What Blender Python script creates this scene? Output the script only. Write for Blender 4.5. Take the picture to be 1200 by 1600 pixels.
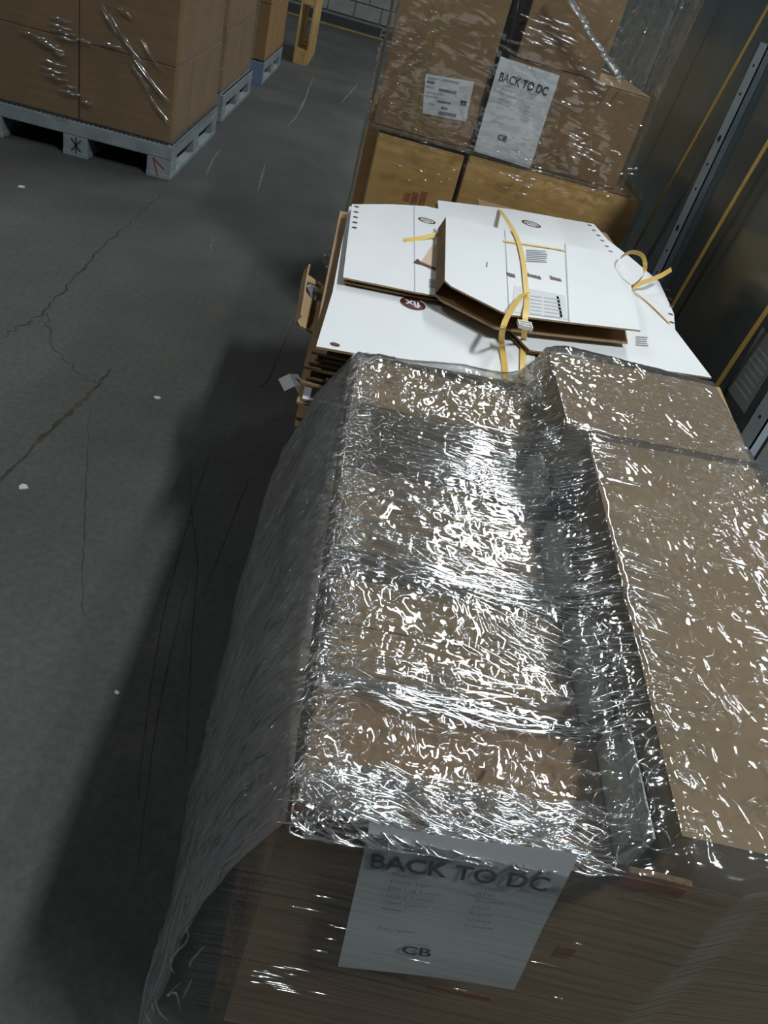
import bpy, bmesh, math, random
import numpy as np
from mathutils import Matrix, Vector

for o in list(bpy.data.objects):
    bpy.data.objects.remove(o, do_unlink=True)
S = bpy.context.scene
C = S.collection
random.seed(7)
RNG = np.random.default_rng(11)

# ------------------------------------------------------------------ camera
CAM_H = 1.35
FPX = 1200.0
R = np.array([[0.97085249, -0.20730926, -0.12028428],
              [0.03009620, 0.60333152, -0.79692239],
              [0.23778069, 0.77007399, 0.59198513]])
cd = bpy.data.cameras.new('camera')
cam = bpy.data.objects.new('camera', cd)
C.objects.link(cam)
M = Matrix.Identity(4)
for i in range(3):
    for j in range(3):
        M[i][j] = R[i, j]
M[2][3] = CAM_H
cam.matrix_world = M
cd.sensor_fit = 'VERTICAL'
cd.sensor_height = 32.0
cd.lens = 32.0 * FPX / 1600.0
cd.clip_start = 0.02
cd.clip_end = 100
S.camera = cam

# ------------------------------------------------------------------ world, lamps, exposure
w = bpy.data.worlds.new('warehouse_air')
S.world = w
w.use_nodes = True
bg = w.node_tree.nodes['Background']
bg.inputs['Color'].default_value = (0.80, 0.95, 1.0, 1)
bg.inputs['Strength'].default_value = 0.03

def lamp(name, loc, sx, sy, watts, color=(0.91, 0.975, 1.0), aim=None):
    d = bpy.data.lights.new(name, 'AREA')
    d.shape = 'RECTANGLE'; d.size = sx; d.size_y = sy
    d.energy = watts; d.color = color
    o = bpy.data.objects.new(name, d); C.objects.link(o)
    o.location = loc
    if aim is not None:
        o.rotation_euler = (Vector(aim) - Vector(loc)).to_track_quat('-Z', 'Y').to_euler()
    return o
# rows of high-bay lamps, mirrored in the film; unseen far-right pair added for glints
for (lx, ly, wd, ln, pw) in ((2.6, 7.8, 0.18, 5.6, 450), (2.5, -0.7, 0.35, 1.5, 460), (8.2, 7.9, 0.18, 5.6, 210),
                             (8.2, 1.0, 0.35, 1.5, 130), (-4.4, 1.6, 0.35, 1.5, 120), (-4.4, 7.9, 0.35, 1.5, 100)):
    lamp('high_bay_or_added_lamp', (lx, ly, 6.0), wd, ln, pw)

S.cycles.max_bounces = 6
S.cycles.diffuse_bounces = 2
S.cycles.glossy_bounces = 3
S.cycles.transparent_max_bounces = 10
S.view_settings.view_transform = 'Standard'
S.view_settings.look = 'None'
S.view_settings.gamma = 1.0
S.view_settings.use_curve_mapping = False
S.view_settings.exposure = -0.55

# ------------------------------------------------------------------ pixel -> place helpers
def _ray(x, y):
    return R @ np.array([x - 600.0, -(y - 800.0), -FPX])
def atz(x, y, z):
    d = _ray(x, y); t = (z - CAM_H) / d[2]
    return Vector((d[0]*t, d[1]*t, z))
def aty(x, y, Y):
    d = _ray(x, y); t = Y / d[1]
    return Vector((d[0]*t, Y, CAM_H + d[2]*t))
def atx(x, y, X):
    d = _ray(x, y); t = X / d[0]
    return Vector((X, d[1]*t, CAM_H + d[2]*t))

# ------------------------------------------------------------------ object helpers
def tag(o, label=None, cat=None, group=None, kind=None):
    if label: o['label'] = label
    if cat: o['category'] = cat
    if group: o['group'] = group
    if kind: o['kind'] = kind
    return o
def empty(name, loc=(0, 0, 0), rz=0.0, label=None, cat=None, group=None, kind=None):
    o = bpy.data.objects.new(name, None)
    o.empty_display_size = 0.05
    C.objects.link(o); o.location = loc; o.rotation_euler = (0, 0, rz)
    return tag(o, label, cat, group, kind)
def link(name, me, mat=None, parent=None, smooth=False):
    if mat is not None:
        for m in (mat if isinstance(mat, (list, tuple)) else [mat]):
            me.materials.append(m)
    if smooth:
        me.polygons.foreach_set('use_smooth', [True]*len(me.polygons))
    o = bpy.data.objects.new(name, me); C.objects.link(o)
    if parent is not None: o.parent = parent
    return o
def from_bm(name, bm, mat=None, parent=None, smooth=False):
    me = bpy.data.meshes.new(name); bm.normal_update(); bm.to_mesh(me); bm.free()
    return link(name, me, mat, parent, smooth)
def bm_box(bm, x0, x1, y0, y1, z0, z1):
    vs = [bm.verts.new(p) for p in ((x0,y0,z0),(x1,y0,z0),(x1,y1,z0),(x0,y1,z0),(x0,y0,z1),(x1,y0,z1),(x1,y1,z1),(x0,y1,z1))]
    for f in ((3,2,1,0),(4,5,6,7),(0,1,5,4),(1,2,6,5),(2,3,7,6),(3,0,4,7)):
        bm.faces.new([vs[i] for i in f])
    return vs
def box(name, x0, x1, y0, y1, z0, z1, mat, parent=None, bevel=0.0):
    bm = bmesh.new(); bm_box(bm, x0, x1, y0, y1, z0, z1)
    if bevel:
        bmesh.ops.bevel(bm, geom=bm.edges[:], offset=bevel, segments=2, affect='EDGES', profile=0.6)
    return from_bm(name, bm, mat, parent)
def slab(name, top, t, mats, parent=None, jag=0.0):
    """flat sheet: polygon `top` (Vectors) with thickness t downward; mats = (upper, rest)"""
    pts = []
    n = len(top)
    for i in range(n):
        a, b = Vector(top[i]), Vector(top[(i+1) % n])
        k = max(1, int((b-a).length/0.02)) if jag else 1
        for j in range(k):
            p = a.lerp(b, j/k)
            if jag and j:
                p += Vector((random.uniform(-jag, jag), random.uniform(-jag, jag), 0))
            pts.append(p)
    bm = bmesh.new()
    up = [bm.verts.new(p) for p in pts]
    lo = [bm.verts.new(p - Vector((0, 0, t))) for p in pts]
    f = bm.faces.new(up); f.normal_update()
    flip = f.normal.z < 0
    if flip: f.normal_flip()
    g = bm.faces.new(lo[::-1])
    if flip: g.normal_flip()
    g.material_index = 1
    m = len(pts)
    for i in range(m):
        q = bm.faces.new((up[i], lo[i], lo[(i+1) % m], up[(i+1) % m])); q.material_index = 1
    bmesh.ops.triangulate(bm, faces=[f, g])
    bmesh.ops.recalc_face_normals(bm, faces=bm.faces[:])
    return from_bm(name, bm, list(mats), parent)
def smooth_path(pts, n=8):
    pts = [Vector(p) for p in pts]
    out = []
    P = [pts[0]] + pts + [pts[-1]]
    for i in range(1, len(P)-2):
        p0, p1, p2, p3 = P[i-1], P[i], P[i+1], P[i+2]
        for k in range(n):
            t = k/n
            out.append(0.5*((2*p1) + (p2-p0)*t + (2*p0-5*p1+4*p2-p3)*t*t + (3*p1-p0-3*p2+p3)*t**3))
    out.append(pts[-1])
    return out
def ribbon(name, pts, width, thick, mat, parent=None, side=None, n=8):
    """flat strap along a smooth path; side = preferred width direction"""
    P = smooth_path(pts, n)
    bm = bmesh.new(); rings = []
    for i, p in enumerate(P):
        t = (P[min(i+1, len(P)-1)] - P[max(i-1, 0)])
        if t.length < 1e-9: t = Vector((0, 1, 0))
        t.normalize()
        s = side[min(int(i/len(P)*len(side)), len(side)-1)] if isinstance(side, list) else side
        s = Vector(s) if s is not None else t.cross(Vector((0, 0, 1)))
        s = (s - t*s.dot(t)); s.normalize()
        u = s.cross(t); u.normalize()
        a, b = s*width/2, u*thick/2
        rings.append([bm.verts.new(p+q) for q in (a+b, -a+b, -a-b, a-b)])
    for r0, r1 in zip(rings, rings[1:]):
        for k in range(4):
            bm.faces.new((r0[k], r0[(k+1) % 4], r1[(k+1) % 4], r1[k]))
    bm.faces.new(rings[0][::-1]); bm.faces.new(rings[-1])
    bmesh.ops.recalc_face_normals(bm, faces=bm.faces[:])
    return from_bm(name, bm, mat, parent)
def tube_into(bm, P, rad, seg=6, flat=1.0):
    rings = []
    for i, p in enumerate(P):
        t = (P[min(i+1, len(P)-1)] - P[max(i-1, 0)]).normalized()
        s = t.cross(Vector((0, 0, 1)))
        if s.length < 1e-4: s = Vector((1, 0, 0))
        s.normalize(); u = s.cross(t)
        r = rad(i/(len(P)-1)) if callable(rad) else rad
        rings.append([bm.verts.new(p + s*math.cos(a)*r + u*math.sin(a)*r*flat) for a in [2*math.pi*k/seg for k in range(seg)]])
    for r0, r1 in zip(rings, rings[1:]):
        for k in range(seg):
            bm.faces.new((r0[k], r0[(k+1) % seg], r1[(k+1) % seg], r1[k]))
    bm.faces.new(rings[0][::-1]); bm.faces.new(rings[-1])
def text_mesh(name, body, size, mat, parent, mtx, bold=0.0, align='LEFT', sx=1.0):
    cu = bpy.data.curves.new('lettering', 'FONT')
    cu.body = body; cu.size = size; cu.offset = bold; cu.align_x = align; cu.align_y = 'CENTER'
    cu.resolution_u = 3
    tmp = bpy.data.objects.new('lettering', cu); C.objects.link(tmp)
    dg = bpy.context.evaluated_depsgraph_get(); dg.update()
    me = bpy.data.meshes.new_from_object(tmp.evaluated_get(dg))
    bpy.data.objects.remove(tmp); bpy.data.curves.remove(cu)
    me.materials.clear()
    me.transform(mtx @ Matrix.Diagonal((sx, 1, 1, 1)))
    return link(name, me, mat, parent)

# ------------------------------------------------------------------ materials
def new_mat(name):
    m = bpy.data.materials.new(name); m.use_nodes = True
    nt = m.node_tree; nt.nodes.clear()
    out = nt.nodes.new('ShaderNodeOutputMaterial')
    return m, nt, out
def N(nt, t, **kw):
    n = nt.nodes.new('ShaderNode'+t)
    for k, v in kw.items():
        if k in n.inputs: n.inputs[k].default_value = v
        else: setattr(n, k, v)
    return n
def simple(name, col, rough=0.6, metal=0.0, var=0.0, scale=8.0, bump=0.0, bscale=60.0, stretch=(1, 1, 1), spec=0.5):
    m, nt, out = new_mat(name); L = nt.links.new
    p = N(nt, 'BsdfPrincipled'); p.inputs['Roughness'].default_value = rough; p.inputs['Metallic'].default_value = metal
    p.inputs['Specular IOR Level'].default_value = spec
    L(p.outputs[0], out.inputs[0])
    tc = N(nt, 'TexCoord'); mp = N(nt, 'Mapping'); mp.inputs['Scale'].default_value = stretch
    L(tc.outputs['Object'], mp.inputs['Vector'])
    if var:
        nz = N(nt, 'TexNoise'); nz.inputs['Scale'].default_value = scale; nz.inputs['Detail'].default_value = 5
        L(mp.outputs[0], nz.inputs['Vector'])
        cr = N(nt, 'ValToRGB')
        cr.color_ramp.elements[0].position = 0.3; cr.color_ramp.elements[1].position = 0.7
        cr.color_ramp.elements[0].color = tuple(max(0, c*(1-var)) for c in col) + (1,)
        cr.color_ramp.elements[1].color = tuple(min(1, c*(1+var)) for c in col) + (1,)
        L(nz.outputs['Fac'], cr.inputs[0]); L(cr.outputs[0], p.inputs['Base Color'])
    else:
        p.inputs['Base Color'].default_value = tuple(col) + (1,)
    if bump:
        nb = N(nt, 'TexNoise'); nb.inputs['Scale'].default_value = bscale; nb.inputs['Detail'].default_value = 4
        L(mp.outputs[0], nb.inputs['Vector'])
        b = N(nt, 'Bump'); b.inputs['Strength'].default_value = bump; b.inputs['Distance'].default_value = 0.004
        L(nb.outputs['Fac'], b.inputs['Height']); L(b.outputs[0], p.inputs['Normal'])
    return m
KRAFT = simple('kraft_board', (0.36, 0.245, 0.135), 0.85, var=0.12, scale=6, bump=0.15, bscale=40, spec=0.2)
KRAFT2 = simple('kraft_board_dull', (0.34, 0.21, 0.11), 0.85, var=0.14, scale=5, bump=0.15, bscale=40, spec=0.2)
KRAFT_OR = simple('kraft_board_amber', (0.78, 0.47, 0.17), 0.8, var=0.10, scale=5, bump=0.12, bscale=30, stretch=(1, 1, 6), spec=0.25)
KRAFT_L = simple('kraft_board_lane', (0.27, 0.16, 0.075), 0.85, var=0.10, scale=4, bump=0.1, bscale=30, spec=0.2)
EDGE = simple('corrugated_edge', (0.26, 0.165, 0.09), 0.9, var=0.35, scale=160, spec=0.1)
REDPRINT = simple('red_ink', (0.35, 0.05, 0.03), 0.7)
AMBERRED = simple('faint_red_ink', (0.48, 0.17, 0.07), 0.8, var=0.3, scale=40)
RUST = simple('red_brown_board', (0.30, 0.085, 0.035), 0.85, var=0.3, scale=18, spec=0.2)
WHITE = simple('white_board', (0.80, 0.81, 0.82), 0.5, var=0.02, scale=7, spec=0.35)
PAPER = simple('paper', (0.80, 0.81, 0.84), 0.6, var=0.015, scale=12, spec=0.3)
GLOSSLAB = simple('glossy_label', (0.82, 0.83, 0.84), 0.18, spec=0.5)
INK = simple('black_ink', (0.025, 0.025, 0.028), 0.6)
GREYINK = simple('grey_ink', (0.22, 0.22, 0.25), 0.7)
PALEINK = simple('pale_ink', (0.45, 0.46, 0.50), 0.7)
MAROON = simple('maroon_ink', (0.085, 0.014, 0.014), 0.5)
BROWNINK = simple('brown_ink', (0.09, 0.035, 0.02), 0.5)
YELLOW = simple('yellow_strap', (0.78, 0.52, 0.13), 0.45, var=0.05, scale=40)
CLIP = simple('clear_buckle', (0.75, 0.74, 0.68), 0.25)
TAPE = simple('brown_tape', (0.36, 0.24, 0.11), 0.25)
WFOAM = simple('white_panel', (0.82, 0.86, 0.86), 0.45, var=0.05)
BLACKBAG = simple('black_plastic', (0.012, 0.013, 0.017), 0.35, bump=0.6, bscale=30)
PLGREY = simple('grey_plastic', (0.235, 0.27, 0.285), 0.6, var=0.18, scale=9, bump=0.2, bscale=40)
PLBLUE = simple('blue_grey_plastic', (0.16, 0.22, 0.34), 0.6, var=0.15, scale=9)
PLDARK_GAPS = simple('dark_plastic_and_gaps', (0.03, 0.033, 0.035), 0.7)
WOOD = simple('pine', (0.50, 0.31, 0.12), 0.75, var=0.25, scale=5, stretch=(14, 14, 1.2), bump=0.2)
BLOCK = simple('painted_block', (0.22, 0.24, 0.225), 0.8, var=0.15, scale=6, bump=0.3, bscale=30)
MORTAR = simple('mortar', (0.16, 0.17, 0.16), 0.9)
YPAINT = simple('yellow_floor_paint', (0.30, 0.21, 0.03), 0.8, var=0.3, scale=5)
REDSTEEL = simple('red_steel', (0.17, 0.012, 0.016), 0.4)
CRACK = simple('floor_crack', (0.058, 0.052, 0.040), 0.95, var=0.4, scale=30, spec=0.05)
SCUFF = simple('pale_scuff', (0.15, 0.15, 0.135), 0.9, var=0.3, scale=30, spec=0.1)
LITTER = simple('litter', (0.5, 0.5, 0.46), 0.7)

def floor_mat():
    m, nt, out = new_mat('concrete_floor'); L = nt.links.new
    p = N(nt, 'BsdfPrincipled'); L(p.outputs[0], out.inputs[0])
    p.inputs['Specular IOR Level'].default_value = 0.25
    tc = N(nt, 'TexCoord')
    n1 = N(nt, 'TexNoise'); n1.inputs['Scale'].default_value = 1.1; n1.inputs['Detail'].default_value = 8; n1.inputs['Roughness'].default_value = 0.62
    L(tc.outputs['Object'], n1.inputs['Vector'])
    cr = N(nt, 'ValToRGB'); e = cr.color_ramp.elements
    e[0].position = 0.28; e[0].color = (0.052, 0.054, 0.050, 1)
    e[1].position = 0.72; e[1].color = (0.095, 0.099, 0.095, 1)
    L(n1.outputs['Fac'], cr.inputs[0])
    # brownish stains
    n2 = N(nt, 'TexNoise'); n2.inputs['Scale'].default_value = 3.4; n2.inputs['Detail'].default_value = 7; n2.inputs['Distortion'].default_value = 0.6
    L(tc.outputs['Object'], n2.inputs['Vector'])
    c2 = N(nt, 'ValToRGB'); c2.color_ramp.elements[0].position = 0.60; c2.color_ramp.elements[1].position = 0.78
    L(n2.outputs['Fac'], c2.inputs[0])
    mx = N(nt, 'MixRGB'); mx.inputs[2].default_value = (0.105, 0.088, 0.062, 1)
    ms = N(nt, 'Math', operation='MULTIPLY'); ms.inputs[1].default_value = 0.6
    L(c2.outputs[0], ms.inputs[0]); L(ms.outputs[0], mx.inputs[0]); L(cr.outputs[0], mx.inputs[1])
    # speckle
    n3 = N(nt, 'TexNoise'); n3.inputs['Scale'].default_value = 55; n3.inputs['Detail'].default_value = 6; n3.inputs['Roughness'].default_value = 0.75
    L(tc.outputs['Object'], n3.inputs['Vector'])
    c3 = N(nt, 'ValToRGB'); c3.color_ramp.elements[0].position = 0.3; c3.color_ramp.elements[0].color = (0.72, 0.72, 0.72, 1); c3.color_ramp.elements[1].position = 0.7; c3.color_ramp.elements[1].color = (1.2, 1.2, 1.2, 1)
    L(n3.outputs['Fac'], c3.inputs[0])
    mm = N(nt, 'MixRGB', blend_type='MULTIPLY'); mm.inputs[0].default_value = 1.0
    L(mx.outputs[0], mm.inputs[1]); L(c3.outputs[0], mm.inputs[2])
    # fine scratches running along the lane
    mp = N(nt, 'Mapping'); mp.inputs['Rotation'].default_value = (0, 0, 0.10); mp.inputs['Scale'].default_value = (60, 1.6, 1)
    L(tc.outputs['Object'], mp.inputs['Vector'])
    n4 = N(nt, 'TexNoise'); n4.inputs['Scale'].default_value = 1.0; n4.inputs['Detail'].default_value = 3
    L(mp.outputs[0], n4.inputs['Vector'])
    c4 = N(nt, 'ValToRGB'); c4.color_ramp.elements[0].position = 0.66; c4.color_ramp.elements[1].position = 0.74
    L(n4.outputs['Fac'], c4.inputs[0])
    m4 = N(nt, 'MixRGB'); m4.inputs[2].default_value = (0.05, 0.05, 0.045, 1)
    s4 = N(nt, 'Math', operation='MULTIPLY'); s4.inputs[1].default_value = 0.35
    L(c4.outputs[0], s4.inputs[0]); L(s4.outputs[0], m4.inputs[0]); L(mm.outputs[0], m4.inputs[1])
    L(m4.outputs[0], p.inputs['Base Color'])
    r = N(nt, 'MapRange'); r.inputs['To Min'].default_value = 0.55; r.inputs['To Max'].default_value = 0.8
    L(n1.outputs['Fac'], r.inputs['Value']); L(r.outputs[0], p.inputs['Roughness'])
    b = N(nt, 'Bump'); b.inputs['Strength'].default_value = 0.25; b.inputs['Distance'].default_value = 0.003
    L(n3.outputs['Fac'], b.inputs['Height']); L(b.outputs[0], p.inputs['Normal'])
    return m
def galv_mat():
    m, nt, out = new_mat('galvanised_sheet'); L = nt.links.new
    p = N(nt, 'BsdfPrincipled'); L(p.outputs[0], out.inputs[0])
    p.inputs['Metallic'].default_value = 0.72
    tc = N(nt, 'TexCoord')
    n1 = N(nt, 'TexNoise'); n1.inputs['Scale'].default_value = 2.2; n1.inputs['Detail'].default_value = 7
    L(tc.outputs['Object'], n1.inputs['Vector'])
    cr = N(nt, 'ValToRGB'); e = cr.color_ramp.elements
    e[0].position = 0.3; e[0].color = (0.21, 0.26, 0.28, 1); e[1].position = 0.7; e[1].color = (0.34, 0.40, 0.42, 1)
    L(n1.outputs['Fac'], cr.inputs[0]); L(cr.outputs[0], p.inputs['Base Color'])
    r = N(nt, 'MapRange'); r.inputs['To Min'].default_value = 0.12; r.inputs['To Max'].default_value = 0.24
    L(n1.outputs['Fac'], r.inputs['Value']); L(r.outputs[0], p.inputs['Roughness'])
    n2 = N(nt, 'TexNoise'); n2.inputs['Scale'].default_value = 3.0; n2.inputs['Detail'].default_value = 2
    L(tc.outputs['Object'], n2.inputs['Vector'])
    b = N(nt, 'Bump'); b.inputs['Strength'].default_value = 0.10; b.inputs['Distance'].default_value = 0.02
    L(n2.outputs['Fac'], b.inputs['Height']); L(b.outputs[0], p.inputs['Normal'])
    return m
GALV = galv_mat()
POSTM = simple('painted_post', (0.46, 0.55, 0.62), 0.45, metal=0.0, var=0.08, scale=12)
FLOORM = floor_mat()

def film_mat(name, haze=0.07, refl=0.13, rough=0.10, scale=26.0, strength=1.0, dist=0.006, stretch=(1, 1, 1), streak=(3, 90, 90), streak_on=0.0, srot=0.0, sgain=2.2, loose=False, tint=(0.9, 0.93, 0.94)):
    """clear stretch film: see-through, glossy, creased"""
    m, nt, out = new_mat(name); L = nt.links.new
    tc = N(nt, 'TexCoord')
    mp = N(nt, 'Mapping'); mp.inputs['Scale'].default_value = stretch
    L(tc.outputs['Object'], mp.inputs['Vector'])
    # crumple: warped ridged noise + facets
    wn = N(nt, 'TexNoise'); wn.inputs['Scale'].default_value = 9; wn.inputs['Detail'].default_value = 0
    L(mp.outputs[0], wn.inputs['Vector'])
    w0 = N(nt, 'VectorMath', operation='MULTIPLY'); w0.inputs[1].default_value = (43, 37, 31)
    L(mp.outputs[0], w0.inputs[0])
    sp_ = N(nt, 'SeparateXYZ'); cb_ = N(nt, 'CombineXYZ'); L(w0.outputs[0], sp_.inputs[0])
    L(sp_.outputs[1], cb_.inputs[0]); L(sp_.outputs[2], cb_.inputs[1]); L(sp_.outputs[0], cb_.inputs[2])
    w1 = N(nt, 'VectorMath', operation='ADD'); L(cb_.outputs[0], w1.inputs[0]); L(w0.outputs[0], w1.inputs[1])
    w2 = N(nt, 'VectorMath', operation='SINE'); L(w1.outputs[0], w2.inputs[0])
    wa = N(nt, 'VectorMath', operation='MULTIPLY_ADD'); wa.inputs[1].default_value = (0.014, 0.014, 0.014)
    L(w2.outputs[0], wa.inputs[0]); L(mp.outputs[0], wa.inputs[2])
    def ridge(scl, rot):
        mq = N(nt, 'Mapping'); mq.inputs['Scale'].default_value = scl; mq.inputs['Rotation'].default_value = rot
        L(wa.outputs[0], mq.inputs['Vector'])
        g_ = N(nt, 'TexNoise'); g_.noise_type = 'RIDGED_MULTIFRACTAL'
        g_.inputs['Scale'].default_value = scale; g_.inputs['Detail'].default_value = 1.0; g_.inputs['Roughness'].default_value = 0.5
        L(mq.outputs[0], g_.inputs['Vector'])
        return g_
    r1 = ridge((0.42, 2.1, 1.2), (0, 0, 0.25)); r2 = ridge((1.9, 0.48, 1.2), (0, 0, 0.5))
    mk = N(nt, 'ValToRGB'); mk.color_ramp.elements[0].position = 0.46; mk.color_ramp.elements[1].position = 0.62
    L(wn.outputs['Fac'], mk.inputs[0])
    ad = N(nt, 'Mix'); ad.data_type = 'FLOAT'
    L(mk.outputs[0], ad.inputs['Factor']); L(r1.outputs['Fac'], ad.inputs['A']); L(r2.outputs['Fac'], ad.inputs['B'])
    # pulled streaks
    sm = N(nt, 'Mapping'); sm.inputs['Scale'].default_value = streak; sm.inputs['Rotation'].default_value = (0, 0, srot)
    L(tc.outputs['Object'], sm.inputs['Vector'])
    sn = N(nt, 'TexNoise'); sn.inputs['Scale'].default_value = 1.0; sn.inputs['Detail'].default_value = 1.5; sn.inputs['Distortion'].default_value = 0.4
    L(sm.outputs[0], sn.inputs['Vector'])
    at = N(nt, 'Attribute'); at.attribute_name = 'pull'
    pf = N(nt, 'Math', operation='ADD', use_clamp=True); pf.inputs[1].default_value = streak_on
    L(at.outputs['Fac'], pf.inputs[0])
    ss = N(nt, 'Math', operation='MULTIPLY'); ss.inputs[1].default_value = sgain
    L(sn.outputs['Fac'], ss.inputs[0])
    mix = N(nt, 'Mix'); mix.data_type = 'FLOAT'
    L(pf.outputs[0], mix.inputs['Factor']); L(ad.outputs['Result'], mix.inputs['A']); L(ss.outputs[0], mix.inputs['B'])
    b = N(nt, 'Bump'); b.inputs['Strength'].default_value = strength; b.inputs['Distance'].default_value = dist
    L(mix.outputs['Result'], b.inputs['Height'])
    if loose:
        la = N(nt, 'Attribute'); la.attribute_name = 'loose'; L(la.outputs['Fac'], b.inputs['Strength'])
    tr = N(nt, 'BsdfTransparent'); tr.inputs['Color'].default_value = (0.93, 0.95, 0.94, 1)
    gl = N(nt, 'BsdfGlossy'); gl.inputs['Color'].default_value = (1, 1, 1, 1); gl.inputs['Roughness'].default_value = rough
    L(b.outputs[0], gl.inputs['Normal'])
    df = N(nt, 'BsdfDiffuse'); df.inputs['Color'].default_value = tint + (1,)
    L(b.outputs[0], df.inputs['Normal'])
    lw = N(nt, 'LayerWeight'); lw.inputs['Blend'].default_value = 0.25
    L(b.outputs[0], lw.inputs['Normal'])
    hz = N(nt, 'MapRange'); hz.inputs['To Min'].default_value = haze*0.7; hz.inputs['To Max'].default_value = min(0.6, haze*2.1)
    L(lw.outputs['Facing'], hz.inputs['Value'])
    m1 = N(nt, 'MixShader'); L(hz.outputs[0], m1.inputs[0]); L(tr.outputs[0], m1.inputs[1]); L(df.outputs[0], m1.inputs[2])
    fr = N(nt, 'MapRange'); fr.inputs['To Min'].default_value = refl; fr.inputs['To Max'].default_value = min(1.0, refl*4)
    L(lw.outputs['Fresnel'], fr.inputs['Value'])
    m2 = N(nt, 'MixShader'); L(fr.outputs[0], m2.inputs[0]); L(m1.outputs[0], m2.inputs[1]); L(gl.outputs[0], m2.inputs[2])
    L(m2.outputs[0], out.inputs[0])
    return m
FILM = film_mat('stretch_film', haze=0.05, refl=0.28, rough=0.085, scale=40, dist=0.0033, streak=(5, 90, 90), srot=0.16, sgain=0.8, loose=True)
FILM_FAR = film_mat('stretch_film_taut', haze=0.028, refl=0.10, rough=0.12, scale=22, dist=0.0055, stretch=(0.6, 1, 1.5), streak=(4, 4, 40), streak_on=0.25, sgain=1.2)
FILM_LANE = film_mat('stretch_film_lane', haze=0.03, refl=0.07, rough=0.14, scale=6, dist=0.008, stretch=(0.4, 0.4, 1.6), streak=(2.5, 2.5, 40), streak_on=0.45)
def crease_mat():
    m, nt, out = new_mat('stretch_film_bunched'); L = nt.links.new
    tr = N(nt, 'BsdfTransparent'); gl = N(nt, 'BsdfGlossy'); gl.inputs['Roughness'].default_value = 0.11
    df = N(nt, 'BsdfDiffuse'); df.inputs['Color'].default_value = (0.85, 0.88, 0.88, 1)
    a = N(nt, 'MixShader'); a.inputs[0].default_value = 0.05
    L(tr.outputs[0], a.inputs[1]); L(df.outputs[0], a.inputs[2])
    b = N(nt, 'MixShader'); b.inputs[0].default_value = 0.30
    L(a.outputs[0], b.inputs[1]); L(gl.outputs[0], b.inputs[2]); L(b.outputs[0], out.inputs[0])
    return m
FILM_CREASE = crease_mat()

# ------------------------------------------------------------------ noise for modelled wrinkles
def vnoise(x, y, seed=0):
    xi = np.floor(x).astype(np.int64); yi = np.floor(y).astype(np.int64)
    fx = x - xi; fy = y - yi
    fx = fx*fx*(3-2*fx); fy = fy*fy*(3-2*fy)
    def hsh(a, b):
        n = (a*374761393 + b*668265263 + seed*1442695041) & 0xffffffff
        n = ((n ^ (n >> 13))*1274126177) & 0xffffffff
        return ((n ^ (n >> 16)) & 0xffff)/65535.0
    return (hsh(xi, yi)*(1-fx)+hsh(xi+1, yi)*fx)*(1-fy) + (hsh(xi, yi+1)*(1-fx)+hsh(xi+1, yi+1)*fx)*fy
def ridged(x, y, seed=0):
    return 1-np.abs(2*vnoise(x, y, seed)-1)

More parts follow.
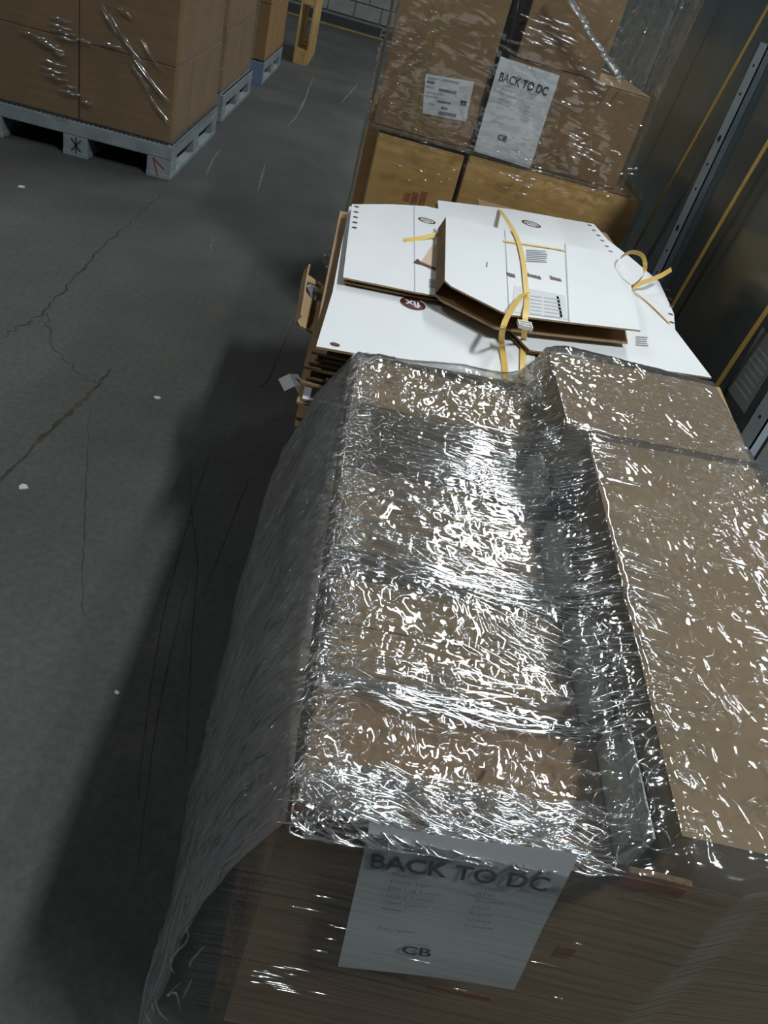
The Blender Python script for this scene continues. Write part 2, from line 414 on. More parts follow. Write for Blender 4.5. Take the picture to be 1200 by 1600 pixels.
# ================================================================== SETTING
def build_setting():
    f = box('floor', -9, 6, -4, 15, -0.1, 0.0, FLOORM); f['kind'] = 'structure'
    # cracks, scratches and scuffs in the concrete
    def mark(name, pts, wdt, mat, jit=0.012):
        P = smooth_path([Vector((p.x, p.y, 0)) for p in pts], 10)
        bm = bmesh.new(); prev = None
        for i, p in enumerate(P):
            t = (P[min(i+1, len(P)-1)]-P[max(i-1, 0)]); t = Vector((t.x, t.y, 0)).normalized()
            s = Vector((-t.y, t.x, 0)); k = i/(len(P)-1)
            ww = wdt*(0.35+0.65*math.sin(math.pi*min(1, max(0.03, k))))*random.uniform(0.5, 1.3)
            c = p + s*random.uniform(-jit, jit); c.z = 0.0006
            cur = (bm.verts.new(c+s*ww/2), bm.verts.new(c-s*ww/2))
            if prev: bm.faces.new((prev[0], prev[1], cur[1], cur[0]))
            prev = cur
        bmesh.ops.recalc_face_normals(bm, faces=bm.faces[:])
        return from_bm(name, bm, mat, f)
    g = lambda *q: [atz(x, y, 0) for x, y in q]
    mark('floor_crack', g((-20, 540), (40, 505), (75, 480), (130, 420), (200, 350), (260, 300)), 0.008, CRACK)
    mark('floor_crack', g((72, 480), (80, 530), (110, 570), (150, 600)), 0.006, CRACK)
    mark('floor_crack', g((-20, 775), (60, 690), (110, 645), (150, 605), (175, 575)), 0.016, CRACK, 0.004)
    mark('floor_crack', g((140, 645), (135, 740), (130, 860), (128, 960)), 0.0035, CRACK, 0.003)
    mark('floor_crack', g((460, 500), (420, 590), (405, 605)), 0.006, CRACK, 0.002)
    mark('floor_crack', g((296, 710), (300, 800), (308, 880), (300, 990), (290, 1200)), 0.003, CRACK, 0.0015)
    mark('floor_crack', g((390, 745), (360, 820), (318, 930)), 0.003, CRACK, 0.0015)
    mark('floor_crack', g((330, 700), (270, 900), (235, 1080), (215, 1250)), 0.0025, CRACK, 0.001)
    mark('floor_crack', g((300, 880), (250, 1100), (215, 1350)), 0.0025, CRACK, 0.001)
    mark('scratch_mark', g((490, 120), (470, 170), (448, 200)), 0.016, SCUFF, 0.004)
    mark('scratch_mark', g((415, 255), (408, 280), (402, 300)), 0.012, SCUFF, 0.003)
    mark('scratch_mark', g((343, 235), (330, 255), (323, 272)), 0.012, SCUFF, 0.003)
    mark('scratch_mark', g((333, 372), (328, 392)), 0.007, SCUFF, 0.002)
    mark('scratch_mark', g((560, 130), (530, 165)), 0.012, SCUFF, 0.004)
    for (x, y, r) in ((245, 622, 0.012), (36, 762, 0.014), (182, 1083, 0.006), (33, 292, 0.02)):
        c = atz(x, y, 0)
        bm = bmesh.new()
        k = 6
        vs = [bm.verts.new((c.x+math.cos(a)*r*random.uniform(.6, 1.1), c.y+math.sin(a)*r*random.uniform(.6, 1.1), 0.002+random.uniform(0, .002))) for a in [2*math.pi*i/k for i in range(k)]]
        lo = [bm.verts.new((v.co.x, v.co.y, 0.0001)) for v in vs]
        bm.faces.new(vs); bm.faces.new(lo[::-1])
        for i in range(k): bm.faces.new((vs[i], lo[i], lo[(i+1) % k], vs[(i+1) % k]))
        o = from_bm('paper_scrap', bm, LITTER)
        tag(o, {245: 'tiny pale scrap lying on the open concrete lane', 36: 'small white scrap on the floor near the wide crack', 182: 'tiniest pale crumb on the dark concrete', 33: 'pale speck on the floor before the plastic pallet'}[x], 'scrap', 'scraps on the floor')
    # back wall of painted blocks
    wl = box('wall_back', -8, 6, 13.6, 13.8, 0, 5, MORTAR); wl['kind'] = 'structure'
    bm = bmesh.new(); bm_box(bm, 0.006, 0.394, -0.02, 0.02, 0.006, 0.194)
    bmesh.ops.bevel(bm, geom=bm.edges[:], offset=0.006, segments=1, affect='EDGES')
    me = bpy.data.meshes.new('block'); bm.to_mesh(me); bm.free(); me.materials.append(BLOCK)
    for r in range(8):
        for c in range(12):
            o = bpy.data.objects.new('block', me); C.objects.link(o); o.parent = wl
            o.location = (-3.4+c*0.4+(0.2 if r % 2 else 0), 13.6, 0.14+r*0.2)
    bb = box('dark_gap_strip', -8, 6, 13.5, 13.6, 0, 0.10, PLDARK_GAPS); bb['kind'] = 'structure'  # dark strip for the gap at the wall foot, its shade put into the colour
    yl = box('trim_1', -8, 6, 13.15, 13.33, 0, 0.002, YPAINT); yl['kind'] = 'structure'
    # galvanised sheet wall along the right
    WX = 1.2
    wr = box('wall_right', WX, WX+0.004, 1.78, 13.4, 0.02, 1.60, PLDARK_GAPS); wr['kind'] = 'structure'
    edges = [1.78, 2.93, 4.02, 5.2, 6.4, 7.6, 9.0, 10.4, 11.8, 13.4]
    for a, b in zip(edges, edges[1:]):
        for z0, z1 in ((0.03, 1.59),):
            box('panel', WX-0.004, WX, a+0.003, b-0.003, z0, z1, GALV, wr)
    def post(y, wdt, z1):
        bm = bmesh.new()
        # C-channel: web facing the lane and two returns
        bm_box(bm, WX-0.030, WX-0.026, y-wdt/2, y+wdt/2, 0, z1)
        bm_box(bm, WX-0.030, WX-0.005, y-wdt/2, y-wdt/2+0.004, 0, z1)
        bm_box(bm, WX-0.030, WX-0.005, y+wdt/2-0.004, y+wdt/2, 0, z1)
        p = from_bm('post', bm, POSTM, wr)
        z = 0.12; k = 0
        bmh = None
        while z < z1-0.05:
            bm = bmesh.new()
            r = 0.011 if k % 3 == 0 else 0.005
            bmesh.ops.create_cone(bm, cap_ends=True, segments=10, radius1=r, radius2=r, depth=0.003, matrix=Matrix.Translation((WX-0.0305, y, z)) @ Matrix.Rotation(math.pi/2, 4, 'Y'))
            from_bm('bolt_hole', bm, PLDARK_GAPS, p)
            z += 0.085 if k % 3 else 0.14; k += 1
    post(2.91, 0.075, 1.34)
    post(4.02, 0.075, 1.58)
    post(1.82, 0.075, 1.34)
    # printed notice stuck on the sheet
    p0 = [atx(1168, 555, WX-0.0045), atx(1193, 530, WX-0.0045), atx(1215, 575, WX-0.0045), atx(1188, 598, WX-0.0045)]
    bm = bmesh.new()
    yy0, yy1, zz0, zz1 = 1.93, 2.08, 0.52, 0.72
    bm_box(bm, WX-0.0065, WX-0.0045, yy0, yy1, zz0, zz1)
    nt_ = from_bm('notice_label', bm, simple('faded_label', (0.30, 0.33, 0.33), 0.4)); tag(nt_, 'pale printed label stuck on the metal sheet wall', 'label')
    for i in range(7):
        box('print_line', WX-0.0072, WX-0.0064, yy0+0.02, yy1-0.02-random.uniform(0, .03), zz0+0.03+i*0.02, zz0+0.036+i*0.02, PALEINK, nt_)
    # yellow straps hanging against the sheet
    SX = WX-0.040
    for (a, b, lab) in (((985, 400), (1192, 26), 'long yellow plastic strap hanging left of the metal post with round holes'),
                        ((1040, 497), (1215, 198), 'yellow plastic strap hanging between the metal post and the printed wall label'),
                        ((1110, 618), (1215, 462), 'short yellow plastic strap hanging just beside the printed wall label'),
                        ((988, 245), (1100, 0), 'thin far yellow strap hanging beside the tall wrapped load')):
        A, B = atx(*a, SX), atx(*b, SX)
        d = B-A
        A = A - d*(0.06 if A.z > .3 else 0)
        B = B + d*0.25
        o = ribbon('packing_strap', [A, (A+B)/2+Vector((0, 0.004, 0)), B], 0.024 if 'thin' not in lab else 0.009, 0.0015, YELLOW, None, side=(0, 1, 0))
        tag(o, lab, 'strap', 'yellow straps on the sheet wall')
    # things beyond the end of the sheet
    bmr = box('rack_beam', 1.26, 1.33, 0.9, 1.74, 0.30, 0.42, REDSTEEL, None, 0.004); tag(bmr, 'dark red steel rack beam at the end of the sheet wall', 'beam')
    o = box('rack_leg', 1.29, 1.32, 1.70, 1.73, 0.0, 0.30, REDSTEEL, bmr)
build_setting()

# ================================================================== CARTONS
def carton(name, label, x0, x1, y0, y1, z0, z1, mat, rz=0.0, group=None, flaps=True, tape=None, bev=0.004, along='y'):
    cx, cy = (x0+x1)/2, (y0+y1)/2
    t = empty(name, (cx, cy, z0), rz, label, 'carton', group)
    a, b, h = (x1-x0)/2, (y1-y0)/2, z1-z0
    ft = 0.004 if flaps else 0
    box('body', -a, a, -b, b, 0, h-ft, mat, t, bev)
    if flaps:
        if along == 'y':
            box('flap', -a+0.001, -0.0015, -b+0.001, b-0.001, h-ft, h, mat, t, 0.001)
            box('flap', 0.0015, a-0.001, -b+0.001, b-0.001, h-ft, h, mat, t, 0.001)
        else:
            box('flap', -a+0.001, a-0.001, -b+0.001, -0.0015, h-ft, h, mat, t, 0.001)
            box('flap', -a+0.001, a-0.001, 0.0015, b-0.001, h-ft, h, mat, t, 0.001)
    if tape == 'front':
        box('tape', -0.024, 0.024, -b-0.0008, -b, 0.02, h-0.01, TAPE, t)
    if tape == 'top':
        if along == 'y': box('tape', -0.024, 0.024, -b+0.002, b-0.002, h, h+0.0006, TAPE, t)
        else: box('tape', -a+0.002, a-0.002, -0.024, 0.024, h, h+0.0006, TAPE, t)
    return t

# ------------------------------------------------------------------ pallets
def plastic_pallet(x0, y0, label, mat, wx=1.0, wy=1.2, h=0.175):
    t = empty('plastic_pallet', (x0, y0, 0), 0, label, 'pallet', 'grey plastic pallets')
    # deck with a lip and a row of small ridges
    box('deck', 0, wx, 0, wy, 0.105, h, mat, t, 0.006)
    bm = bmesh.new()
    for k in range(40):
        bm_box(bm, 0.015+k*(wx-0.03)/40, 0.015+k*(wx-0.03)/40+0.012, 0.004, 0.012, h, h+0.008)
    for k in range(46):
        bm_box(bm, wx-0.012, wx-0.004, 0.015+k*(wy-0.03)/46, 0.015+k*(wy-0.03)/46+0.012, h, h+0.008)
    o = from_bm('edge_ridges', bm, PLDARK_GAPS, t); o['kind'] = 'stuff'
    for i, bx in enumerate((0, wx/2-0.065, wx-0.13)):
        for j, by in enumerate((0, wy/2-0.07, wy-0.14)):
            box('foot', bx+0.002, bx+0.128, by+0.002, by+0.138, 0.028, 0.106, mat, t, 0.004)
        box('runner', bx, bx+0.13, 0, wy, 0, 0.03, mat, t, 0.005)
    return t
def scrawl(parent, segs, mat):
    for a, b in segs:
        A, B = Vector(a), Vector(b)
        ribbon('marker_stroke', [A, (A+B)/2, B], 0.006, 0.0008, mat, parent, side=(B-A).cross(Vector((0, 1, 0))), n=2)
p1 = plastic_pallet(-1.99, 4.33, 'nearest grey plastic pallet with a red marker scrawl on its corner foot', PLGREY)
scrawl(p1, [((0.905, -0.001, 0.10), (0.935, -0.001, 0.01)), ((0.905, -0.001, 0.10), (0.965, -0.001, 0.055))], REDPRINT)
scrawl(p1, [((0.48, -0.001, 0.09), (0.53, -0.001, 0.03)), ((0.53, -0.001, 0.09), (0.48, -0.001, 0.03)), ((0.505, -0.001, 0.10), (0.505, -0.001, 0.02))], INK)
p2 = plastic_pallet(-2.02, 5.86, 'grey plastic pallet second along the lane', PLGREY)
p3 = plastic_pallet(-2.00, 7.50, 'blue-tinted plastic pallet farthest along the lane', PLGREY)
for o in p3.children:
    if o.name.startswith('foot') and o.data.vertices:
        pass
box('corner_guard', 0.87, 1.002, -0.003, 0.012, 0.0, 0.175, PLBLUE, p3, 0.003)

# ------------------------------------------------------------------ loads of cartons along the lane
def lane_load(x1, y0, z0, cols, rows, deps, cw, cdp, ch, desc, grp):
    """cartons on the two faces one can see: front row and the aisle-side column"""
    col_w = ['on the aisle corner', 'one in from the aisle corner', 'two in from the aisle corner']
    tier_w = ['bottom tier', 'second tier', 'third tier', 'fourth tier']
    for r in range(rows):
        for d in range(deps):
            for c in range(cols):
                if d > 0 and c > 0: continue
                X1 = x1-c*cw; Y0 = y0+d*cdp; Z0 = z0+r*ch
                where = col_w[c] if d == 0 else ('second back along the aisle side', 'third back along the aisle side')[d-1]
                carton('carton', f'brown carton, {tier_w[r]}, {where} of the {desc} load', X1-cw+0.003, X1-random.uniform(0, .006), Y0+random.uniform(0, .004), Y0+cdp-0.003, Z0+0.0005, Z0+ch-0.0005, KRAFT_L, 0, grp, flaps=False, bev=0.006)
lane_load(-1.0, 4.345, 0.1835, 3, 3, 3, 0.478, 0.39, 0.36, 'nearest film-wrapped lane', 'cartons on the nearest lane pallet')
lane_load(-1.045, 5.875, 0.1835, 2, 3, 3, 0.47, 0.39, 0.37, 'second lane', 'cartons on the second lane pallet')
lane_load(-1.0, 7.515, 0.1835, 2, 2, 3, 0.47, 0.39, 0.42, 'farthest lane', 'cartons on the farthest lane pallet')

def film_shell(name, label, prof, x0, x1, y0, y1, mat, nz=60, ns=50, amp=0.006, seed=3, parent=None):
    """closed wrap around a rectangular load; prof = [(z, dx_out)]"""
    zs = np.linspace(prof[0][0], prof[-1][0], nz)
    off = np.interp(zs, [p[0] for p in prof], [p[1] for p in prof])
    per = []
    nx = ns; ny = ns
    rad = 0.012
    for i in range(nx): per.append((x0+(x1-x0)*i/nx, y0, 0, -1))
    for i in range(ny): per.append((x1, y0+(y1-y0)*i/ny, 1, 0))
    for i in range(nx): per.append((x1-(x1-x0)*i/nx, y1, 0, 1))
    for i in range(ny): per.append((x0, y1-(y1-y0)*i/ny, -1, 0))
    per = np.array(per); npp = len(per)
    V = np.zeros((nz, npp, 3))
    cx, cy = (x0+x1)/2, (y0+y1)/2
    for k in range(nz):
        s = np.arange(npp)/npp
        wob = amp*(vnoise(s*90, np.full(npp, zs[k]*14), seed)-0.3) + amp*0.7*(ridged(s*220+zs[k]*20, np.full(npp, zs[k]*45), seed+1)-0.5)
        o = off[k]+np.maximum(wob, -0.002)
        V[k, :, 0] = per[:, 0]+np.where(per[:, 2] != 0, per[:, 2]*o, (per[:, 0]-cx)/((x1-x0)/2)*o)
        V[k, :, 1] = per[:, 1]+np.where(per[:, 3] != 0, per[:, 3]*o, (per[:, 1]-cy)/((y1-y0)/2)*o)
        V[k, :, 2] = zs[k]+0.004*(vnoise(s*40, np.full(npp, k*0.2), seed+5)-0.5)
    faces = []
    for k in range(nz-1):
        for i in range(npp):
            j = (i+1) % npp
            faces.append((k*npp+i, k*npp+j, (k+1)*npp+j, (k+1)*npp+i))
    me = bpy.data.meshes.new(name); me.from_pydata(V.reshape(-1, 3).tolist(), [], faces)
    o = link(name, me, mat, parent, True)
    return tag(o, label, 'stretch film', 'clear stretch film around the loads') if label else o
film_shell('stretch_film', 'clear stretch film around the carton load on the nearest lane pallet', [(0.16, 0.006), (0.3, 0.006), (1.30, 0.006)], -2.44, -0.995, 4.34, 5.52, FILM_LANE, nz=70, ns=70, amp=0.006, seed=5)
film_shell('stretch_film', 'clear stretch film around the carton load second along the lane', [(0.17, 0.006), (0.6, 0.012), (1.32, 0.006)], -1.99, -1.043, 5.87, 7.05, FILM_LANE, nz=40, ns=40, amp=0.012, seed=6)

def lane_folds():
    fo = [o for o in C.objects if o.name == 'stretch_film'][0]
    bm = bmesh.new(); random.seed(3)
    Yl = 4.329
    def fold(x0, y0, x1, y1, r):
        A, B = aty(x0, y0, Yl), aty(x1, y1, Yl)
        P = [A.lerp(B, q/6)+Vector((0, -0.003*math.sin(math.pi*q/6), random.uniform(-.003, .003))) for q in range(7)]
        tube_into(bm, P, lambda t: r*(0.3+math.sin(math.pi*t)), 6, 1.0)
    for (x, y, l) in ((78, 25, 34), (74, 36, 40), (80, 45, 38), (85, 55, 36), (28, 48, 45), (55, 62, 40), (70, 72, 32), (84, 82, 18), (62, 92, 44), (60, 103, 46), (68, 115, 40), (100, 132, 22), (92, 140, 36), (128, 158, 18), (160, 66, 30), (118, 60, 26)):
        fold(x, y, x+l, y+l*0.27, random.uniform(0.004, 0.009))
    for (a, b, cc, d) in ((155, 5, 185, 55), (170, 20, 200, 75), (190, 55, 225, 105), (205, 85, 250, 150), (222, 62, 252, 108), (225, 110, 268, 165), (235, 150, 265, 195), (200, 95, 235, 140), (185, 10, 205, 30)):
        for k in range(2):
            fold(a+random.uniform(-4, 4), b+random.uniform(-4, 4), cc+random.uniform(-4, 4), d+random.uniform(-4, 4), random.uniform(0.002, 0.004))
    bmesh.ops.recalc_face_normals(bm, faces=bm.faces[:])
    o = from_bm('film_creases', bm, FILM_CREASE, fo, True); o['kind'] = 'stuff'
lane_folds()

# ------------------------------------------------------------------ wooden pallet on edge
def wooden_pallet_on_edge():
    t = empty('wooden_pallet', (-0.93, 9.12, 0), 0.02, 'pine pallet stood up on edge at the end of the lane', 'pallet')
    W, H = 1.0, 1.2
    for k in range(7):                       # deck boards, upright, facing the aisle
        y = k*(W-0.12)/6
        box('board', 0.128, 0.15, y, y+0.12, 0, H, WOOD, t, 0.003)
    for k in (0, 3, 6):
        y = k*(W-0.12)/6
        box('board', 0.0, 0.022, y, y+0.12, 0, H, WOOD, t, 0.003)
    for z in (0, H/2-0.07, H-0.14):
        box('stringer', 0.106, 0.128, 0, W, z, z+0.14, WOOD, t, 0.002)
        for y in (0, W/2-0.06, W-0.12):
            box('block', 0.022, 0.106, y, y+0.12, z, z+0.14, WOOD, t, 0.003)
wooden_pallet_on_edge()

# ================================================================== TALL LOAD AT THE FAR END OF THE ROW
YF = 3.0
def hidden_pallet(name, label, x0, x1, y0, y1, h=0.14, WOOD=WOOD):
    t = empty(name, (x0, y0, 0), 0, label, 'pallet')
    W, D = x1-x0, y1-y0
    n = 7
    for k in range(n):
        y = k*(D-0.1)/(n-1)
        box('board', 0, W, y, y+0.1, h-0.022, h, WOOD, t, 0.002)
    for x in (0, W/2-0.05, W-0.1):
        box('stringer', x, x+0.1, 0, D, 0.022, h-0.022, WOOD, t, 0.002)
        box('skid', x, x+0.1, 0, D, 0, 0.022, WOOD, t, 0.002)
    return t
hidden_pallet('wooden_pallet', 'wooden pallet carrying the tall wrapped load behind the white cardboard', 0.0, 1.02, 3.0, 4.0)
FG = 'cartons of the tall wrapped load'
c = carton('carton', 'amber carton at the lower left of the tall load, with a faint red print', 0.032, 0.350, YF, YF+0.40, 0.142, 0.764, KRAFT_OR, 0.0, FG)
for k in range(3):
    box('red_print', -0.02+k*0.03, 0.004+k*0.03, -0.2008, -0.2, 0.42-k*0.012, 0.45+0.01*k, AMBERRED, c)
carton('carton', 'wide amber carton at the lower right of the tall load', 0.368, 1.025, YF-0.005, YF+0.40, 0.142, 0.774, KRAFT_OR, 0.0, FG, along='x')
carton('carton', 'amber carton edge peeking out behind the lower left carton of the tall load', -0.014, 0.34, YF+0.42, YF+0.85, 0.142, 0.748, KRAFT_OR, 0.0, FG)
o = box('slip_sheet', -0.005, 0.985, YF+0.004, YF+0.85, 0.776, 0.785, EDGE, None, 0.002); tag(o, 'dark flat board between the two tiers of the tall load', 'slip sheet')
c = carton('carton', 'tall brown carton carrying a shipping label at the upper left of the tall load', 0.005, 0.362, YF+0.02, YF+0.42, 0.787, 1.46, KRAFT2, 0.0, FG)
for x in (-0.055, -0.020):
    box('tape', x-0.014, x+0.014, -0.2012, -0.2, 0.01, 0.66, TAPE, c)
carton('carton', 'wide brown carton half covered by the BACK TO DC sheet on the tall load', 0.405, 0.925, YF+0.02, YF+0.42, 0.787, 1.10, KRAFT2, 0.0, FG, along='x')
carton('carton', 'narrower brown carton on top at the upper right of the tall load', 0.43, 0.73, YF+0.03, YF+0.42, 1.102, 1.46, KRAFT2, 0.0, FG)
# black bag squeezed between the upper cartons
bm = bmesh.new()
bmesh.ops.create_icosphere(bm, subdivisions=4, radius=1.0)
for v in bm.verts:
    p = v.co
    k = 1+0.12*math.sin(7*p.z+3*p.x)+0.08*math.sin(13*p.z-5*p.y)
    v.co = Vector((0.387+p.x*0.017, YF+0.10+p.y*0.085*k, 1.16+p.z*0.21))
o = from_bm('black_bag', bm, BLACKBAG, None, True); tag(o, 'black plastic bag squeezed between the upper cartons of the tall load', 'bag')

def sheet_of_paper(label, TL, TR, BL, BR, out, front=True):
    """A4 page given by four corners; out = unit normal"""
    TL, TR, BL, BR, out = [Vector(p) for p in (TL, TR, BL, BR, out)]
    c0 = (TL+TR+BL+BR)/4
    t = empty('paper_sheet', c0, 0, label, 'paper')
    nu, nv = 8, 10
    bm = bmesh.new(); G = []
    for j in range(nv+1):
        row = []
        for i in range(nu+1):
            u, v = i/nu, j/nv
            p = (TL*(1-u)+TR*u)*(1-v)+(BL*(1-u)+BR*u)*v
            p = p+out*(0.0012*math.sin(5*u+2*v)+0.001*math.sin(9*v))
            row.append(bm.verts.new(p-c0))
        G.append(row)
    for j in range(nv):
        for i in range(nu):
            bm.faces.new((G[j][i], G[j+1][i], G[j+1][i+1], G[j][i+1]))
    page = from_bm('page', bm, PAPER, t, True)
    ex = ((TR-TL)+(BR-BL)); ex.normalize()
    ey = ((TL-BL)+(TR-BR)); ey = ey-ex*ey.dot(ex); ey.normalize()
    ez = ex.cross(ey)
    Wd = ((TR-TL).length+(BR-BL).length)/2; Hd = ((TL-BL).length+(TR-BR).length)/2
    base = Matrix((ex, ey, ez)).transposed().to_4x4()
    def put(name, body, u, v, size, mat, bold=0.0, align='LEFT', sx=1.0):
        p = (TL*(1-u)+TR*u)*(1-v)+(BL*(1-u)+BR*u)*v - c0 + out*0.0032
        return text_mesh(name, body, size*Hd/0.297, mat, page, Matrix.Translation(p) @ base, bold, align, sx)
    put('heading', 'BACK TO DC', 0.48, 0.19, 0.036, INK, 0.0007, 'CENTER', 0.80)
    for k, wd in enumerate(('Disposal', 'Empty Tote', 'Dirt Lug Return', 'Empty Carton', 'Used Textile', 'Others')):
        put('printed_line', wd, 0.16, 0.25+k*0.047, 0.0085, GREYINK)
    for k, wd in enumerate(('Transfer', 'RTW', 'Dispatch', 'Used', 'Repair', 'Others', 'Location')):
        put('printed_line', wd, 0.60, 0.255+k*0.045, 0.0085, GREYINK)
    put('printed_line', 'Description', 0.16, 0.63, 0.0085, GREYINK)
    put('heading', 'CB', 0.40, 0.775, 0.026, INK, 0.0006, 'CENTER')
    for k in range(5):
        put('printed_line', '- - - - -', 0.15, 0.72+k*0.036, 0.008, GREYINK)
        put('printed_line', '- - -', 0.60 if k % 2 else 0.55, 0.75+k*0.036, 0.008, GREYINK)
    return t
YP = YF-0.012
sheet_of_paper('white page headed BACK TO DC on the front of the tall load', aty(782, 88, YP), aty(875, 118, YP), aty(740, 236, YP), aty(828, 263, YP), (0, -1, 0))
# shipping label
YL = YF+0.016
q = [aty(665, 115, YL), aty(741, 128, YL), aty(728, 190, YL), aty(660, 177, YL)]
t = empty('shipping_label', (sum(q, Vector())/4), 0, 'white shipping label on the tall carton at the upper left of the tall load', 'label')
c0 = t.location
bm = bmesh.new()
fr = [bm.verts.new(p-c0) for p in q]; bk = [bm.verts.new(p-c0+Vector((0, 0.001, 0))) for p in q]
bm.faces.new(fr[::-1]); bm.faces.new(bk)
for i in range(4): bm.faces.new((fr[i], fr[(i+1) % 4], bk[(i+1) % 4], bk[i]))
bmesh.ops.recalc_face_normals(bm, faces=bm.faces[:])
lab_page = from_bm('page', bm, PAPER, t)
def lab_rect(u0, u1, v0, v1, mat):
    bm = bmesh.new(); vs = []
    for u, v in ((u0, v0), (u1, v0), (u1, v1), (u0, v1)):
        p = (q[0]*(1-u)+q[1]*u)*(1-v)+(q[3]*(1-u)+q[2]*u)*v - c0 + Vector((0, -0.0008, 0))
        vs.append(bm.verts.new(p))
    bm.faces.new(vs[::-1]); from_bm('print_block', bm, mat, lab_page)
for (a, b, cc, d, m) in ((.05, .7, .06, .11, PALEINK), (.04, .2, .16, .22, GREYINK), (.04, .22, .28, .33, PALEINK), (.3, .68, .30, .37, GREYINK), (.04, .4, .42, .46, PALEINK), (.05, .3, .52, .56, PALEINK), (.3, .6, .6, .65, GREYINK), (.1, .25, .7, .74, PALEINK), (.4, .55, .74, .8, GREYINK), (.36, .76, .86, .95, GREYINK), (.8, .93, .5, .62, INK)):
    lab_rect(a, b, cc, d, m)
# its film
ft = empty('stretch_film', (0.5, 3.4, 0), 0, 'clear creased stretch film around the tall load behind the white cardboard', 'stretch film', 'clear stretch film around the loads')
def child_shell(nm, *a, **k):
    o = film_shell(nm, None, *a, **k); o.parent = ft; o.location = (-0.5, -3.4, 0); return o
child_shell('lower_wrap', [(0.10, 0.02), (0.5, 0.006), (0.765, 0.006), (0.80, -0.004)], -0.016, 1.028, YF-0.022, YF+0.86, FILM_FAR, nz=60, ns=80, amp=0.008, seed=9)
child_shell('upper_wrap', [(0.78, 0.008), (0.81, 0.004), (1.44, 0.010)], -0.008, 0.930, YF-0.018, YF+0.86, FILM_FAR, nz=70, ns=80, amp=0.010, seed=12)
def rope(nm, pts, r, parent, loc, seed=0, strands=5):
    random.seed(seed)
    P = smooth_path(pts, 14)
    bm = bmesh.new()
    for s in range(strands):
        ph = s*2*math.pi/strands
        Q = []
        for i, p in enumerate(P):
            tt = (P[min(i+1, len(P)-1)]-P[max(i-1, 0)]).normalized()
            a = tt.cross(Vector((0, 0, 1))); a.normalize(); b = a.cross(tt)
            an = ph+i*0.35
            rr = r*(0.8+0.3*math.sin(i*0.9+s))
            Q.append(p+a*math.cos(an)*rr+b*math.sin(an)*rr-Vector(loc))
        tube_into(bm, Q, r*0.62, 6)
    bmesh.ops.recalc_face_normals(bm, faces=bm.faces[:])
    return from_bm(nm, bm, FILM_CREASE, parent, True)
YR_ = YF-0.035
rope('film_rope', [aty(880, -25, YR_), aty(915, 40, YR_), aty(945, 85, YR_), aty(972, 125, YR_)], 0.008, ft, (0.5, 3.4, 0), 1)
rope('film_rope', [aty(1030, -15, YR_), aty(1008, 50, YR_), aty(975, 122, YR_)], 0.003, ft, (0.5, 3.4, 0), 2, 3)
rope('film_rope', [aty(1075, -15, YR_), aty(1050, 40, YR_), aty(985, 130, YR_)], 0.0035, ft, (0.5, 3.4, 0), 3, 3)

def folds(parent, origin, segs, Yp, rmin, rmax, seed):
    random.seed(seed); bm = bmesh.new(); o3 = Vector(origin)
    for pts in segs:
        P = smooth_path([aty(x, y, Yp)-o3 for x, y in pts], 6 if len(pts) < 3 else 5)
        r = random.uniform(rmin, rmax)
        P = [p+Vector((0, -0.002*math.sin(math.pi*i/(len(P)-1)), 0)) for i, p in enumerate(P)]
        tube_into(bm, P, lambda t: r*(0.3+math.sin(math.pi*t)), 6, 1.0)
    bmesh.ops.recalc_face_normals(bm, faces=bm.faces[:])
    o = from_bm('film_creases', bm, FILM_CREASE, parent, True); o['kind'] = 'stuff'
random.seed(31)
sg = []
def hcl(x, y, w, h, n, sl=0.30, lmin=10, lmax=30):
    for k in range(n):
        a, b, l = x+random.uniform(0, w), y+random.uniform(0, h), random.uniform(lmin, lmax)
        sg.append(((a, b), (a+l, b+l*sl)))
hcl(770, 262, 60, 38, 16); hcl(880, 200, 35, 45, 12, 0.45); hcl(810, 15, 70, 55, 18, 0.45, 15, 40); hcl(600, 245, 130, 40, 10, 0.3)
hcl(640, 200, 330, 50, 26, 0.25, 6, 22); hcl(590, 10, 110, 60, 26, 0.3, 4, 14); hcl(600, 60, 60, 140, 22, 0.4, 4, 14); hcl(880, 100, 90, 60, 22, 0.5, 5, 16)
hcl(770, 95, 60, 60, 5, 1.2, 12, 22); hcl(910, 260, 80, 45, 10, 0.2, 6, 18)
for k in range(14):
    a = random.uniform(0, 1); sg.append(((608-a*36+random.uniform(-3, 3), a*190), (608-a*36-6, a*190+random.uniform(12, 40))))
for k in range(16):
    a, b = random.uniform(970, 1055), random.uniform(0, 100); l = random.uniform(12, 40); sg.append(((a, b), (a-l*0.6, b+l)))
folds(ft, (0.5, 3.4, 0), sg, YF-0.040, 0.0012, 0.0030, 4)

